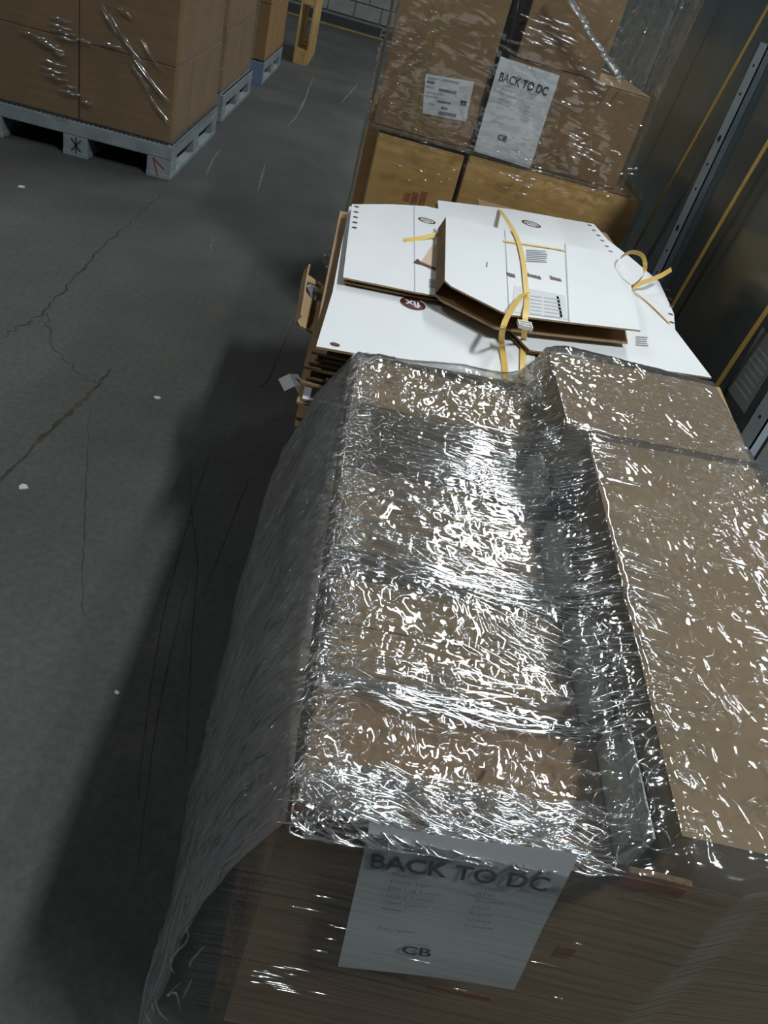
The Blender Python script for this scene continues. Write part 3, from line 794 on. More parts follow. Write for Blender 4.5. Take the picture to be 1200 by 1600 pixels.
# ================================================================== WHITE FLATTENED CARTONS
hidden_pallet('wooden_pallet', 'wooden pallet under the pile of flattened white cartons', 0.0, 0.95, 1.62, 2.9)
random.seed(21)
def layer(x0, x1, y0, y1, z, th, mats, grp, lab):
    t = empty('flattened_carton', ((x0+x1)/2, (y0+y1)/2, z), random.uniform(-0.02, 0.02), lab, 'flattened carton', grp)
    a, b = (x1-x0)/2, (y1-y0)/2
    k = random.uniform(-.01, .01); k2 = random.uniform(-.012, .012)
    slab('upper_ply', [Vector((-a, -b, th)), Vector((a, -b, th)), Vector((a, b, th)), Vector((-a, b, th))], 0.005, mats, t)
    slab('lower_ply', [Vector((-a+k, -b+k2, 0.006)), Vector((a+k, -b+k2, 0.006)), Vector((a+k, b+k2, 0.006)), Vector((-a+k, b+k2, 0.006))], 0.005, mats, t)
    n = random.choice((2, 3, 4))
    for i in range(n):                     # folded inner panels
        zz = 0.008+(th-0.013)*(i+0.5)/n
        d1, d2 = random.uniform(0.0, .05), random.uniform(0, .04)
        slab('inner_ply', [Vector((-a+d1, -b+d2, zz)), Vector((a-d1, -b+d2, zz)), Vector((a-d1, b-d2, zz)), Vector((-a+d1, b-d2, zz))], 0.004, (KRAFT, KRAFT), t)
ORD = ('first', 'second', 'third', 'fourth', 'fifth', 'sixth', 'seventh', 'eighth', 'ninth', 'tenth', 'eleventh', 'twelfth', 'thirteenth', 'fourteenth', 'fifteenth')
z = 0.146
i = 0
while z < 0.66:
    th = random.uniform(0.035, 0.05)
    if z+th > 0.690: th = 0.690-z
    m = (WHITE, KRAFT) if i % 3 == 1 else (KRAFT, KRAFT)
    jx, jy = random.uniform(-.022, .006), random.uniform(0, .03)
    layer(-0.012+jx, 0.41, 1.368+jy, 2.30+jy, z, th-0.002, m, 'flattened cartons piled under the white sheets', f'flattened carton, {ORD[12-i]} layer below the sheet with the maroon logo')
    layer(0.43, 0.94-random.uniform(0, .02), 1.56+jy, 2.86, z, th-0.002, m, 'flattened cartons piled beside the sheet wall', f'flattened carton, {ORD[12-i]} layer below the broad slotted sheet by the metal wall')
    z += th; i += 1

ZA = 0.700
# big left sheet with the logo
t = empty('flattened_carton', (0.2, 1.8, ZA), 0, 'large white flattened carton with a maroon oval fix logo', 'flattened carton')
off = Vector((0.2, 1.8, ZA))
top = [atz(494, 541, ZA), atz(520, 455, ZA), atz(533, 385, ZA), atz(546, 322, ZA), Vector((0.44, 2.30, ZA)), Vector((0.45, 1.545, ZA)), Vector((0.425, 1.40, ZA))]
slab('upper_ply', [p-off for p in top], 0.005, (WHITE, KRAFT), t)
slab('lower_ply', [p-off+Vector((0.008, 0.012, -0.0045)) for p in top], 0.0045, (KRAFT, KRAFT), t)
def ellipse(nm, c, rx, ry, mat, parent, rot=0.0, zoff=0.0006, ring=None):
    bm = bmesh.new(); n = 28
    o_ = [bm.verts.new((c.x+math.cos(a)*rx*math.cos(rot)-math.sin(a)*ry*math.sin(rot), c.y+math.cos(a)*rx*math.sin(rot)+math.sin(a)*ry*math.cos(rot), c.z+zoff)) for a in [2*math.pi*k/n for k in range(n)]]
    if ring is None: bm.faces.new(o_)
    else:
        i_ = [bm.verts.new((c.x+(v.co.x-c.x)*ring, c.y+(v.co.y-c.y)*ring, v.co.z)) for v in o_]
        for k in range(n): bm.faces.new((o_[k], o_[(k+1) % n], i_[(k+1) % n], i_[k]))
    return from_bm(nm, bm, mat, parent)
def quad(nm, pts, mat, parent):
    bm = bmesh.new(); f = bm.faces.new([bm.verts.new(p) for p in pts]); f.normal_update()
    if f.normal.z < 0: f.normal_flip()
    return from_bm(nm, bm, mat, parent)
lc = atz(645, 475, ZA)-off
lo = ellipse('logo_oval', lc, 0.030, 0.033, MAROON, t)
text_mesh('logo_lettering', 'fix', 0.046, WHITE, lo, Matrix.Translation(lc+Vector((0, 0.0, 0.0012))) @ Matrix.Rotation(math.pi+0.05, 4, 'Z') @ Matrix.Diagonal((0.75, 1.0, 1, 1)), 0.0012, 'CENTER')
for k, dx in enumerate((-0.026, -0.017, -0.002, 0.004, 0.018, 0.024)):
    a = lc+Vector((dx, 0.028+0.004*math.cos(dx*60), 0.0008)); hgt = (0.016, 0.022, 0.030, 0.022, 0.026, 0.018)[k]
    quad('logo_stroke', [a+Vector((-0.0018, 0, 0)), a+Vector((0.0018, 0, 0)), a+Vector((0.0006, hgt, 0)), a+Vector((-0.0006, hgt, 0))], INK, lo)
ellipse('printed_mark', atz(523, 540, ZA)-off+Vector((0, 0.004, 0)), 0.010, 0.008, BROWNINK, t)

def folded(label, top, gap, shift, mats=(WHITE, KRAFT), close=None):
    c0 = sum(top, Vector())/len(top)
    t = empty('flattened_carton', c0, 0, label, 'flattened carton')
    slab('upper_ply', [p-c0 for p in top], 0.004, mats, t)
    bot = [p-c0+Vector((shift[0], shift[1], -gap)) for p in top]
    slab('lower_ply', bot, 0.004, (KRAFT, KRAFT), t)
    if close is not None:                  # folded edge joining both plies
        for (i, j) in close:
            A, B = top[i]-c0, top[j]-c0
            D, E_ = bot[i], bot[j]
            bm = bmesh.new()
            vs = [bm.verts.new(p) for p in (A-Vector((0, 0, .004)), B-Vector((0, 0, .004)), E_, D)]
            f = bm.faces.new(vs)
            bmesh.ops.solidify(bm, geom=[f], thickness=0.004)
            from_bm('folded_edge', bm, KRAFT, t)
    return t, c0
# right big sheet
ZB = 0.716
top = [atz(684, 313, ZB), atz(800, 327, ZB), atz(928, 350, ZB), atz(950, 375, ZB), atz(985, 402, ZB), atz(1030, 440, ZB), atz(1053, 490, ZB), atz(1055, 515, ZB), atz(1112, 590, ZB), Vector((0.43, 1.535, ZB)), Vector((0.36, 1.70, ZB)), atz(695, 470, ZB)]
t, c0 = folded('broad white flattened carton under the strapped top carton, slotted along its sheet-wall edge', top, 0.010, (-0.004, 0.01))
for (x, y) in ((924, 351), (931, 359), (938, 367), (944, 375), (951, 384), (957, 392), (1040, 436), (1047, 452), (1050, 466), (1052, 478), (1051, 490), (1053, 503)):
    p = atz(x-3, y+1, ZB)-c0
    ellipse('slot_mark', p, 0.008, 0.007, BROWNINK, t, 0.3)
for (x, y, s) in ((830, 350, 1.0), (693, 345, 0.8)):
    p = atz(x, y, ZB)-c0
    ov = ellipse('oval_print', p, 0.033*s, 0.030*s, BROWNINK, t, 0, ring=0.72)
    for k in range(5):
        d = p+Vector((-0.016+k*0.008, 0.004*math.sin(k), 0.0007))
        quad('oval_stroke', [d+Vector((-.002, -.012, 0)), d+Vector((.002, -.012, 0)), d+Vector((.001, .014, 0)), d+Vector((-.001, .014, 0))], BROWNINK, ov)
def text_block(u0, v0, u1, v1, z, c0, t, rows, mat):
    for k in range(rows):
        y = v0+(v1-v0)*(k+0.2)/rows; y2 = v0+(v1-v0)*(k+0.7)/rows
        quad('print_line', [atz(u0, y, z)-c0+Vector((0, 0, .0007)), atz(u1-random.uniform(0, 6), y+1.5, z)-c0+Vector((0, 0, .0007)), atz(u1-random.uniform(0, 6), y2+1.5, z)-c0+Vector((0, 0, .0007)), atz(u0, y2, z)-c0+Vector((0, 0, .0007))], mat, t)
text_block(993, 525, 1014, 541, ZB, c0, t, 5, GREYINK)
# left folded carton lying on the logo sheet
ZC = 0.722
top = [atz(550, 319, ZC), atz(610, 319, ZC), atz(665, 322, ZC), atz(712, 332, ZC), atz(706, 466, ZC), atz(648, 456, ZC), atz(590, 444, ZC), atz(536, 433, ZC)]
t, c0 = folded('white folded carton with five dark slots, lying on the logo sheet', top, 0.014, (0.004, 0.012))
for k in range(5):
    p = atz(556.5-k*0.8, 323+k*8.2, ZC)-c0
    quad('slot_mark', [p+Vector((-.007, -.006, .0007)), p+Vector((.006, -.006, .0007)), p+Vector((.008, .006, .0007)), p+Vector((-.003, .006, .0007))], BROWNINK, t)
quad('crease', [atz(646, 320, ZC)-c0+Vector((0, 0, .0006)), atz(647.5, 320, ZC)-c0+Vector((0, 0, .0006)), atz(649, 456, ZC)-c0+Vector((0, 0, .0006)), atz(647.5, 456, ZC)-c0+Vector((0, 0, .0006))], PALEINK, t)
p = atz(667, 345, ZC)-c0
ellipse('oval_print', p, 0.026, 0.024, BROWNINK, t, 0, ring=0.75)
for k in range(5):
    d = p+Vector((-0.012+k*0.006, 0.003*math.sin(k), 0.0007))
    quad('oval_stroke', [d+Vector((-.0015, -.010, 0)), d+Vector((.0015, -.010, 0)), d+Vector((.001, .011, 0)), d+Vector((-.001, .011, 0))], BROWNINK, t)
text_block(670, 436, 686, 450, ZC, c0, t, 5, GREYINK)
# torn tan patch
quad('torn_patch', [atz(657, 411, ZC)-c0+Vector((0, 0, .001)), atz(674, 385, ZC)-c0+Vector((0, 0, .001)), atz(692, 378, ZC)-c0+Vector((0, 0, .001)), atz(694, 428, ZC)-c0+Vector((0, 0, .001)), atz(672, 421, ZC)-c0+Vector((0, 0, .001))], simple('tan_board', (0.62, 0.47, 0.34), 0.85), t)
quad('torn_edge', [atz(645, 411, ZC)-c0+Vector((0, 0, .0015)), atz(652, 405, ZC)-c0+Vector((0, 0, .0015)), atz(658, 410, ZC)-c0+Vector((0, 0, .0015)), atz(692, 424, ZC)-c0+Vector((0, 0, .0015)), atz(692, 428, ZC)-c0+Vector((0, 0, .0015)), atz(660, 415, ZC)-c0+Vector((0, 0, .0015))], BROWNINK, t)
# strapped top carton
ZD = 0.772
top = [atz(697, 337, ZD), atz(760, 352, ZD), atz(885, 382, ZD), atz(975, 400, ZD), atz(988, 455, ZD), atz(1001, 516, ZD), atz(887, 503, ZD), atz(792, 491, ZD), atz(705, 447, ZD), atz(695, 438, ZD)]
t, c0 = folded('topmost white carton with printed icons, tied by the yellow strap', top, 0.040, (-0.010, 0.012), close=[(9, 0)])
def dz(x, y): return atz(x, y, ZD)-c0+Vector((0, 0, 0.0008))
quad('crease', [dz(882, 381), dz(884, 381), dz(890, 503), dz(888, 503)], PALEINK, t)
quad('crease', [dz(788, 360), dz(789.5, 360), dz(796, 488), dz(794.5, 488)], PALEINK, t)
text_block(822, 390, 856, 410, ZD, c0, t, 7, GREYINK)
sticker = quad('sticker', [dz(803, 447), dz(882, 462), dz(887, 500), dz(800, 488)], GLOSSLAB, t)
for k in range(6):
    for (a, b) in ((828, 846), (850, 876)):
        y = 462+k*5.5
        quad('print_line', [dz(a, y+(a-828)*.14)+Vector((0, 0, .0005)), dz(b, y+(b-828)*.14)+Vector((0, 0, .0005)), dz(b, y+1.6+(b-828)*.14)+Vector((0, 0, .0005)), dz(a, y+1.6+(a-828)*.14)+Vector((0, 0, .0005))], PALEINK, sticker)
quad('print_line', [dz(869, 463), dz(873, 464), dz(879, 497), dz(875, 496)], GREYINK, t)
for (x, y, rx) in ((798, 430, 0.010), (834, 432, 0.017), (868, 436, 0.014)):
    p = atz(x, y, ZD)-c0
    for k in range(4):
        d = p+Vector((rx*(k-1.5)*0.55, 0, 0.0008)); hh = 0.016*(0.6+0.4*random.random())
        quad('icon', [d+Vector((-rx*.24, -hh, 0)), d+Vector((rx*.24, -hh*.8, 0)), d+Vector((rx*.2, hh, 0)), d+Vector((-rx*.2, hh*.8, 0))], BROWNINK, t)
    ellipse('icon', p+Vector((0, -.003, 0)), rx, 0.008, BROWNINK, t, zoff=0.0009)
quad('printed_mark', [dz(760, 410), dz(762, 410), dz(761, 418), dz(759, 418)], GREYINK, t)
# yellow straps on the pile
def pz(x, y, z): return atz(x, y, z)
st = empty('packing_strap', pz(820, 500, ZD), 0, 'yellow strap tied across the topmost white carton with a buckle', 'strap')
o0 = st.location.copy()
def local(L_): return [p-o0 for p in L_]
ribbon('band', local([pz(781, 328, ZB+.003), pz(795, 347, ZD+.001), pz(808, 372, ZD+.004), pz(817, 405, ZD+.004), pz(821, 440, ZD+.004), pz(823, 470, ZD+.003), pz(821, 492, ZD+.006), pz(820, 510, ZD-0.010), pz(818, 535, ZB-.006), pz(817, 560, ZA+.004), pz(816, 590, ZA+.003)]), 0.0125, 0.0012, YELLOW, st, side=(1, 0, 0))
ribbon('band_end', local([pz(826, 457, ZD+.010), pz(815, 462, ZD+.016), pz(798, 485, ZD+.020), pz(786, 512, ZD+.012), pz(784, 535, ZB), pz(787, 560, ZA+.004), pz(790, 592, ZA+.003)]), 0.012, 0.0012, YELLOW, st, side=(1, 0.2, 0.2))
bm = bmesh.new()
pc = pz(820, 508, ZD+.004)-o0
for dy in (-0.012, 0.0, 0.012):
    bm_box(bm, pc.x-0.013, pc.x+0.013, pc.y+dy-0.0025, pc.y+dy+0.0025, pc.z-0.004, pc.z+0.004)
for dx in (-0.013, 0.013):
    bm_box(bm, pc.x+dx-0.002, pc.x+dx+0.002, pc.y-0.015, pc.y+0.015, pc.z-0.004, pc.z+0.004)
from_bm('buckle', bm, CLIP, st)
st = empty('packing_strap', pz(740, 372, ZD), 0, 'yellow strap running crosswise over the white cartons, with a loose curled end', 'strap')
o0 = st.location.copy()
ribbon('band', local([pz(787, 377, ZD+.002), pz(830, 383, ZD+.002), pz(870, 389, ZD+.002), pz(884, 393, ZD+.001)]), 0.011, 0.001, YELLOW, st, side=(0, 1, 0))
ribbon('band', local([pz(632, 376, ZC+.003), pz(655, 373, ZC+.003), pz(676, 368, ZC+.008), pz(700, 366, ZC+.01)]), 0.013, 0.001, YELLOW, st, side=(0, 1, 0.5))
ribbon('loose_loop', local([pz(970, 402, ZD+.01), pz(985, 394, ZD+.05), pz(1002, 398, ZD+.07), pz(1008, 413, ZD+.06), pz(1004, 432, ZD+.03), pz(988, 448, ZB+.01)]), 0.011, 0.001, YELLOW, st, side=(0.2, 0.6, 0.8))
ribbon('loose_end', local([pz(985, 450, ZB+.012), pz(1005, 441, ZB+.03), pz(1030, 432, ZB+.05), pz(1049, 421, ZB+.06)]), 0.013, 0.001, YELLOW, st, side=(0.1, 0.8, 0.6))
ribbon('thin_tail', local([pz(985, 452, ZB+.006), pz(1010, 470, ZB+.003), pz(1046, 505, ZB+.003)]), 0.005, 0.001, YELLOW, st)

# torn brown flap and scraps sticking out of the pile
t = empty('torn_flap', (-0.05, 1.62, 0.62), 0, 'torn brown carton flap jutting from the pile over the lane', 'carton scrap')
o0 = t.location.copy()
ZT = 0.62
def fz(x, y, z=ZT): return atz(x, y, z)-o0
bm = bmesh.new()
outer = [fz(480, 428), fz(497, 440, ZT-.01), fz(512, 448, ZT-.01), fz(512, 470), fz(506, 492), fz(498, 512), fz(489, 519), fz(468, 508, ZT+.005), fz(464, 500, ZT+.01), fz(470, 466, ZT+.012), fz(474, 440, ZT+.012)]
inner = [fz(481, 440), fz(493, 444), fz(506, 456), fz(505, 464), fz(502, 471), fz(495, 470), fz(488, 468), fz(483, 462), fz(478, 455), fz(478, 448), fz(479, 443)]
a = [bm.verts.new(p) for p in outer]; b = [bm.verts.new(p) for p in inner]
a2 = [bm.verts.new(p-Vector((0, 0, .005))) for p in outer]; b2 = [bm.verts.new(p-Vector((0, 0, .005))) for p in inner]
n = len(a)
for i in range(n):
    j = (i+1) % n
    bm.faces.new((a[i], a[j], b[j], b[i])); bm.faces.new((a2[j], a2[i], b2[i], b2[j]))
    bm.faces.new((a[j], a[i], a2[i], a2[j])); bm.faces.new((b[i], b[j], b2[j], b2[i]))
bmesh.ops.recalc_face_normals(bm, faces=bm.faces[:])
from_bm('flap', bm, KRAFT, t)
ribbon('torn_edge', [fz(480, 418, ZT+.03), fz(475, 440, ZT+.03), fz(471, 468, ZT+.028), fz(466, 498, ZT+.018)], 0.022, 0.004, KRAFT, t, side=(0.5, 0.1, 1))
quad('white_face', [fz(479, 446, ZT-.03), fz(500, 440, ZT-.03), fz(510, 470, ZT-.03), fz(490, 475, ZT-.03)], WHITE, t)
ZS = 0.42
t = slab('paper_scrap', [atz(435, 592, ZS), atz(452, 584, ZS+.01), atz(466, 585, ZS), atz(474, 600, ZS), atz(478, 622, ZS-.01), atz(470, 620, ZS), atz(461, 603, ZS+.01), atz(445, 611, ZS)], 0.002, (PAPER, PAPER)); tag(t, 'white label scrap with brown print hanging off the pile', 'scrap')
quad('brown_print', [atz(456, 597, ZS+.006), atz(462, 590, ZS+.006), atz(472, 597, ZS+.003), atz(471, 602, ZS+.003)], BROWNINK, t)
bm = bmesh.new()
bmesh.ops.create_icosphere(bm, subdivisions=3, radius=1)
cc = atz(517, 406, 0.60)
for v in bm.verts:
    p = v.co; k = 1+0.35*math.sin(9*p.x+4*p.y)*math.sin(7*p.z+2*p.x)
    v.co = Vector((cc.x+p.x*0.022*k, cc.y+p.y*0.05*k, cc.z+p.z*0.015*k))
o = from_bm('film_scrap', bm, FILM_CREASE, None, False); tag(o, 'crumpled clear film scrap caught on the pile beside the slotted carton', 'scrap')

# ================================================================== NEAREST WRAPPED LOAD
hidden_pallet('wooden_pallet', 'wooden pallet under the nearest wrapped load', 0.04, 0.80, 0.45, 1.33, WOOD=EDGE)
FG = 'cartons of the nearest wrapped load'
LX0, LX1 = 0.066, 0.382
Lc = []
Lc.append(carton('carton', 'brown carton in front carrying the near BACK TO DC sheet', LX0, LX1+0.005, 0.408, 0.552, 0.4485, 0.690, KRAFT2, -0.05, FG, flaps=False))
for (y0, y1, z1, lab) in ((0.578, 0.742, 0.682, 'brown carton second from the front in the lower left column under film'),
                          (0.818, 0.965, 0.668, 'brown carton in the middle of the lower left column under film'),
                          (1.000, 1.130, 0.590, 'sunken brown carton second from the back in the left column under film')):
    Lc.append(carton('carton', lab, LX0+0.012, LX1, y0, y1, 0.4485, z1, KRAFT, random.uniform(-.012, .012), FG, flaps=True, along='x'))
c = carton('carton', 'brown carton at the back of the left column with red printed frames', LX0, LX1+0.02, 1.165, 1.335, 0.4485, 0.702, KRAFT, -0.02, FG)
Lc.append(c)
for (x0, x1) in ((0.02, 0.08), (0.095, 0.15)):
    for (a, b, cc, d) in ((x0, x1, .1935, .1975), (x0, x1, .2235, .2275), (x0, x0+.003, .1935, .2275), (x1-.003, x1, .1935, .2275)):
        box('red_print', a, b, -0.0858, -0.085, cc, d, REDPRINT, c)
carton('carton', 'large brown carton carrying the lower left column of the near load', LX0-0.006, LX1+0.005, 0.412, 1.335, 0.142, 0.447, KRAFT2, 0, FG)
# front wall panel of the front carton with raw corrugated top edge
pn = Lc[0]
bm = bmesh.new()
zt = lambda u: 0.2425+0.004*math.sin(u*9)
prev = None
for i in range(25):
    u = i/24; x = -0.166+u*0.405; y = -0.0745
    rs = [(x, y-0.006, -0.30), (x, y-0.006, zt(u)), (x, y, zt(u)+.001), (x, y, -0.30)]
    cur = [bm.verts.new(p) for p in rs]
    if prev:
        for k in range(4):
            f = bm.faces.new((prev[k], prev[(k+1) % 4], cur[(k+1) % 4], cur[k]))
            if k == 1: f.material_index = 1
    prev = cur
bmesh.ops.recalc_face_normals(bm, faces=bm.faces[:])
from_bm('front_wall', bm, [KRAFT2, EDGE], pn)
for (x0, x1, z0) in ((-0.165, -0.09, 0.1985), (0.07, 0.236, 0.2215)):
    box('red_strip', x0, x1, -0.0815, -0.0806, z0, 0.2385, RUST, pn)
for (x0, x1, z0, z1) in ((-0.02, 0.03, -0.07, -0.05), (0.06, 0.14, -0.085, -0.075), (0.166, 0.186, 0.055, 0.08)):
    box('red_print', x0, x1, -0.0812, -0.0806, z0, z1, RUST, pn)
# white boards standing in the gap between the two columns
for (y0, y1, z1, lab) in ((0.412, 0.545, 0.728, 'white board standing behind the front corrugated wall'),
                          (0.575, 0.745, 0.714, 'white board standing second from the front between the columns'),
                          (0.800, 0.955, 0.700, 'white board standing third from the front between the columns'),
                          (1.040, 1.160, 0.690, 'white board standing rearmost between the columns')):
    t = empty('white_board', (0.412, (y0+y1)/2, 0.449), -0.04, lab, 'board', 'white boards between the columns')
    b = (y1-y0)/2
    box('panel', -0.019, -0.006, -b, b, 0, z1-0.449-0.012, WFOAM, t, 0.001)
    box('panel', -0.0055, -0.0005, -b, b, 0, z1-0.449, WFOAM, t, 0.001)
    box('panel', 0.0, 0.004, -b, b, 0, z1-0.449-0.003, WFOAM, t, 0.001)
def rbox(name, label, quadpts, z0, z1, mat):
    """carton from a four-cornered plan outline, flaps meeting on its long axis"""
    cx = sum(p[0] for p in quadpts)/4; cy = sum(p[1] for p in quadpts)/4
    t = empty(name, (cx, cy, z0), 0, label, 'carton', FG)
    pts = [Vector((p[0]-cx, p[1]-cy, z1-z0-0.004)) for p in quadpts]
    slab('body', pts, z1-z0-0.004, (mat, mat), t)
    slab('top_panel', [p+Vector((0, 0, 0.004)) for p in pts], 0.004, (mat, EDGE), t)
    return t
rbox('carton', 'long brown carton filling the right column of the near wrapped load', [(0.424, 0.402), (0.735, 0.385), (0.79, 1.165), (0.470, 1.135)], 0.142, 0.752, KRAFT)
rbox('carton', 'brown carton behind the long one in the right column of the near load', [(0.440, 1.165), (0.800, 1.192), (0.845, 1.50), (0.452, 1.47)], 0.142, 0.750, KRAFT)
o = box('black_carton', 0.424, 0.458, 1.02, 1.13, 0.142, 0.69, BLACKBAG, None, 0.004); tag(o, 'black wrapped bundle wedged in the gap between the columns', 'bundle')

# near paper sheet
def front_y(x): return 0.395-0.06*max(0, (x-0.066))/0.4*0.55
YN = 0.3825
P4 = [aty(578, 1288, YN+0.003), aty(905, 1336, YN-0.012), aty(528, 1508, YN+0.003), aty(803, 1545, YN-0.012)]
sheet_of_paper('white page headed BACK TO DC under film on the nearest load', P4[0], P4[1], P4[2], P4[3], Vector((-0.06, -1, 0)).normalized())

# ------------------------------------------------------------------ film over the nearest load
def near_film():
    nu, nv = 200, 250
    U, V_ = np.meshgrid(np.linspace(0, 1, nu), np.linspace(0, 1, nv))        # [v,u]
    XL = 0.056
    XR = 0.752+0.085*V_
    X = XL+(XR-XL)*U
    xb = X
    YFr = np.interp(X[0], [0.05, 0.47, 0.52, 0.80], [0.386, 0.352, 0.368, 0.372])
    s = 1/(1+np.exp(-(X[-1]-0.435)/0.018))
    YRe = 1.345+0.075*np.clip((X[-1]-0.08)/0.20, 0, 1)*(1-s)+(1.515-1.345)*s
    Y = YFr[None, :]+(YRe-YFr)[None, :]*V_
    H0 = np.full(X.shape, 0.40)
    def rect(x0, x1, y0, y1, z, rz=0.0):
        cx, cy = (x0+x1)/2, (y0+y1)/2
        a = (X-cx)*math.cos(rz)+(Y-cy)*math.sin(rz); b = -(X-cx)*math.sin(rz)+(Y-cy)*math.cos(rz)
        m = (np.abs(a) < (x1-x0)/2+.004) & (np.abs(b) < (y1-y0)/2+.004)
        H0[m] = np.maximum(H0[m], z)
    rect(0.05, 0.40, 0.40, 0.552, 0.692, -0.05)
    rect(0.06, 0.48, 0.35, 0.412, 0.697, -0.06)
    rect(0.05, 0.40, 0.575, 0.745, 0.684); rect(0.05, 0.40, 0.815, 0.968, 0.670)
    rect(0.06, 0.40, 1.00, 1.13, 0.592); rect(0.05, 0.415, 1.165, 1.35, 0.704)
    for (y0, y1, z1) in ((.412, .545, .730), (.575, .745, .716), (.80, .955, .702), (1.04, 1.16, .692)):
        rect(0.402, 0.420, y0, y1, z1, -0.04)
    def poly(pts, z):
        m = np.ones(X.shape, bool)
        for i in range(4):
            ax, ay = pts[i]; bx, by = pts[(i+1) % 4]
            m &= ((bx-ax)*(Y-ay)-(by-ay)*(X-ax)) > -0.003
        H0[m] = np.maximum(H0[m], z)
    poly([(0.424, 0.38), (0.76, 0.37), (0.80, 1.165), (0.470, 1.135)], 0.754)
    poly([(0.440, 1.165), (0.82, 1.19), (0.86, 1.53), (0.448, 1.53)], 0.752)
    base = np.maximum(H0, 0.585)
    H = np.maximum(base, 0.700)
    for _ in range(1100):
        A = H.copy()
        A[1:-1, 1:-1] = 0.42*(H[:-2, 1:-1]+H[2:, 1:-1])+0.08*(H[1:-1, :-2]+H[1:-1, 2:])
        A[0] = A[1]; A[-1] = A[-2]; A[:, 0] = A[:, 1]; A[:, -1] = A[:, -2]
        H = np.maximum(A-0.00001, base)
    gap = np.clip((H-H0-0.006)/0.02, 0, 1)
    for _ in range(3):
        gap[1:-1, 1:-1] = 0.25*(gap[:-2, 1:-1]+gap[2:, 1:-1]+gap[1:-1, :-2]+gap[1:-1, 2:])
    # wrinkles
    right = 1/(1+np.exp(-(X-0.44)/0.01))
    loose = 1.0-0.5*right*(0.4+0.6*np.clip((1.25-Y)/0.1, 0, 1))-0.25*gap
    wr = 0.006*(vnoise(X*26, Y*22, 1)) + 0.0035*ridged(X*70+2*vnoise(X*12, Y*12, 8), Y*60, 2)
    wr += 0.0016*ridged(X*170, Y*150+2*vnoise(X*20, Y*20, 4), 3)
    pull = 0.0018*ridged(X*5+0.6*Y, Y*62+X*10, 6)
    Z = H+0.003+wr*(1-0.75*gap)*(1-0.6*right)+pull*gap*0.6
    # round the shoulders down at the border
    eu = np.minimum(U, 1-U)*0.72; ev = np.minimum(V_, 1-V_)*1.05
    e = np.minimum(eu, ev)
    Z -= 0.010*np.exp(-(e/0.006)**2)
    # perimeter loop (counter-clockwise from front-left)
    per = [(0, i) for i in range(nu-1)]+[(j, nu-1) for j in range(nv-1)]+[(nv-1, i) for i in range(nu-1, 0, -1)]+[(j, 0) for j in range(nv-1, 0, -1)]
    side = [0]*(nu-1)+[1]*(nv-1)+[2]*(nu-1)+[3]*(nv-1)
    verts = np.stack([X, Y, Z], -1).reshape(-1, 3).tolist()
    att = gap.reshape(-1).tolist(); lo_ = loose.reshape(-1).tolist()
    faces = []; mi = []
    for j in range(nv-1):
        for i in range(nu-1):
            a = j*nu+i
            faces.append((a, a+1, a+nu+1, a+nu)); mi.append(0)
    nr = 66; skirt = []
    prev = [j*nu+i for j, i in per]
    px = np.array([X[j, i] for j, i in per]); py = np.array([Y[j, i] for j, i in per]); pzz = np.array([Z[j, i] for j, i in per])
    sd = np.array(side); ns = len(per)
    sl = np.cumsum(np.r_[0, np.hypot(np.diff(px), np.diff(py))])
    wl = np.where(sd == 3, 1.0, np.exp(-np.clip(px-XL, 0, 9)/0.012))
    wf = np.where(sd == 0, 1.0, np.exp(-np.clip(py-YFr[0], 0, 9)/0.03))*(sd != 2)
    wrr = np.where(sd == 1, 1.0, np.where(sd == 3, 0, np.exp(-np.clip(X[0, -1]-px, 0, 9)/0.03)))
    fy = np.clip((py-0.39)/0.9, 0, 1)
    for r in range(1, nr+1):
        t = r/nr
        z = pzz*(1-t)+0.012*t
        dep = np.clip((0.70-z)/0.69, 0, 1)
        dl = np.interp(dep, [0, 0.145, 0.36, 0.8, 1.0], [0.0, 0.050, 0.092, 0.124, 0.131])*(0.80+0.20*fy)
        dl = dl*(1+0.10*(vnoise(py*7, z*5, 31)-0.5))
        dfr = np.interp(dep, [0, 0.1, 1.0], [0.0, 0.006, 0.022])
        dr = np.interp(dep, [0, 0.2, 1.0], [0.0, 0.02, 0.05])
        # pulled wrinkles: along the side on the left, sideways on the front
        wl_ = 0.006*(ridged(sl*60+6*vnoise(sl*9, z*6, 43), z*4, 41)-0.5)+0.003*(ridged(sl*170+z*12, z*9, 42)-0.5)+0.010*(vnoise(sl*14, z*9, 44)-0.5)
        wf_ = 0.0016*vnoise(sl*7+z*8, z*45+3*vnoise(sl*6, z*6, 55), 51)+0.0005*ridged(sl*16, z*150+4*vnoise(sl*8, z*8, 56), 52)
        ramp = min(1.0, t*8)
        ox = -dl*wl+dr*wrr-ramp*wl_*wl
        oy = -dfr*wf-ramp*wf_*(sd == 0)-np.where((sd == 2) & (px < 0.46), np.clip(py-1.347, 0, 9), 0)*min(1.0, t*14)
        start = len(verts)
        skirt.append(np.stack([px+ox, py+oy, z], -1))
        verts += skirt[-1].tolist()
        att += np.where(sd == 0, 0.75, 0.6).tolist(); lo_ += [1.0]*ns
        cur = list(range(start, start+ns))
        for i in range(ns):
            k = (i+1) % ns
            faces.append((prev[k], prev[i], cur[i], cur[k])); mi.append((1, 2, 2, 2)[side[i]])
        prev = cur
    me = bpy.data.meshes.new('stretch_film'); me.from_pydata(verts, [], faces)
    for m in (FILM, FILM_FRONT, FILM_SIDE): me.materials.append(m)
    me.polygons.foreach_set('material_index', mi)
    me.polygons.foreach_set('use_smooth', [True]*len(faces))
    a = me.attributes.new('pull', 'FLOAT', 'POINT'); a.data.foreach_set('value', att)
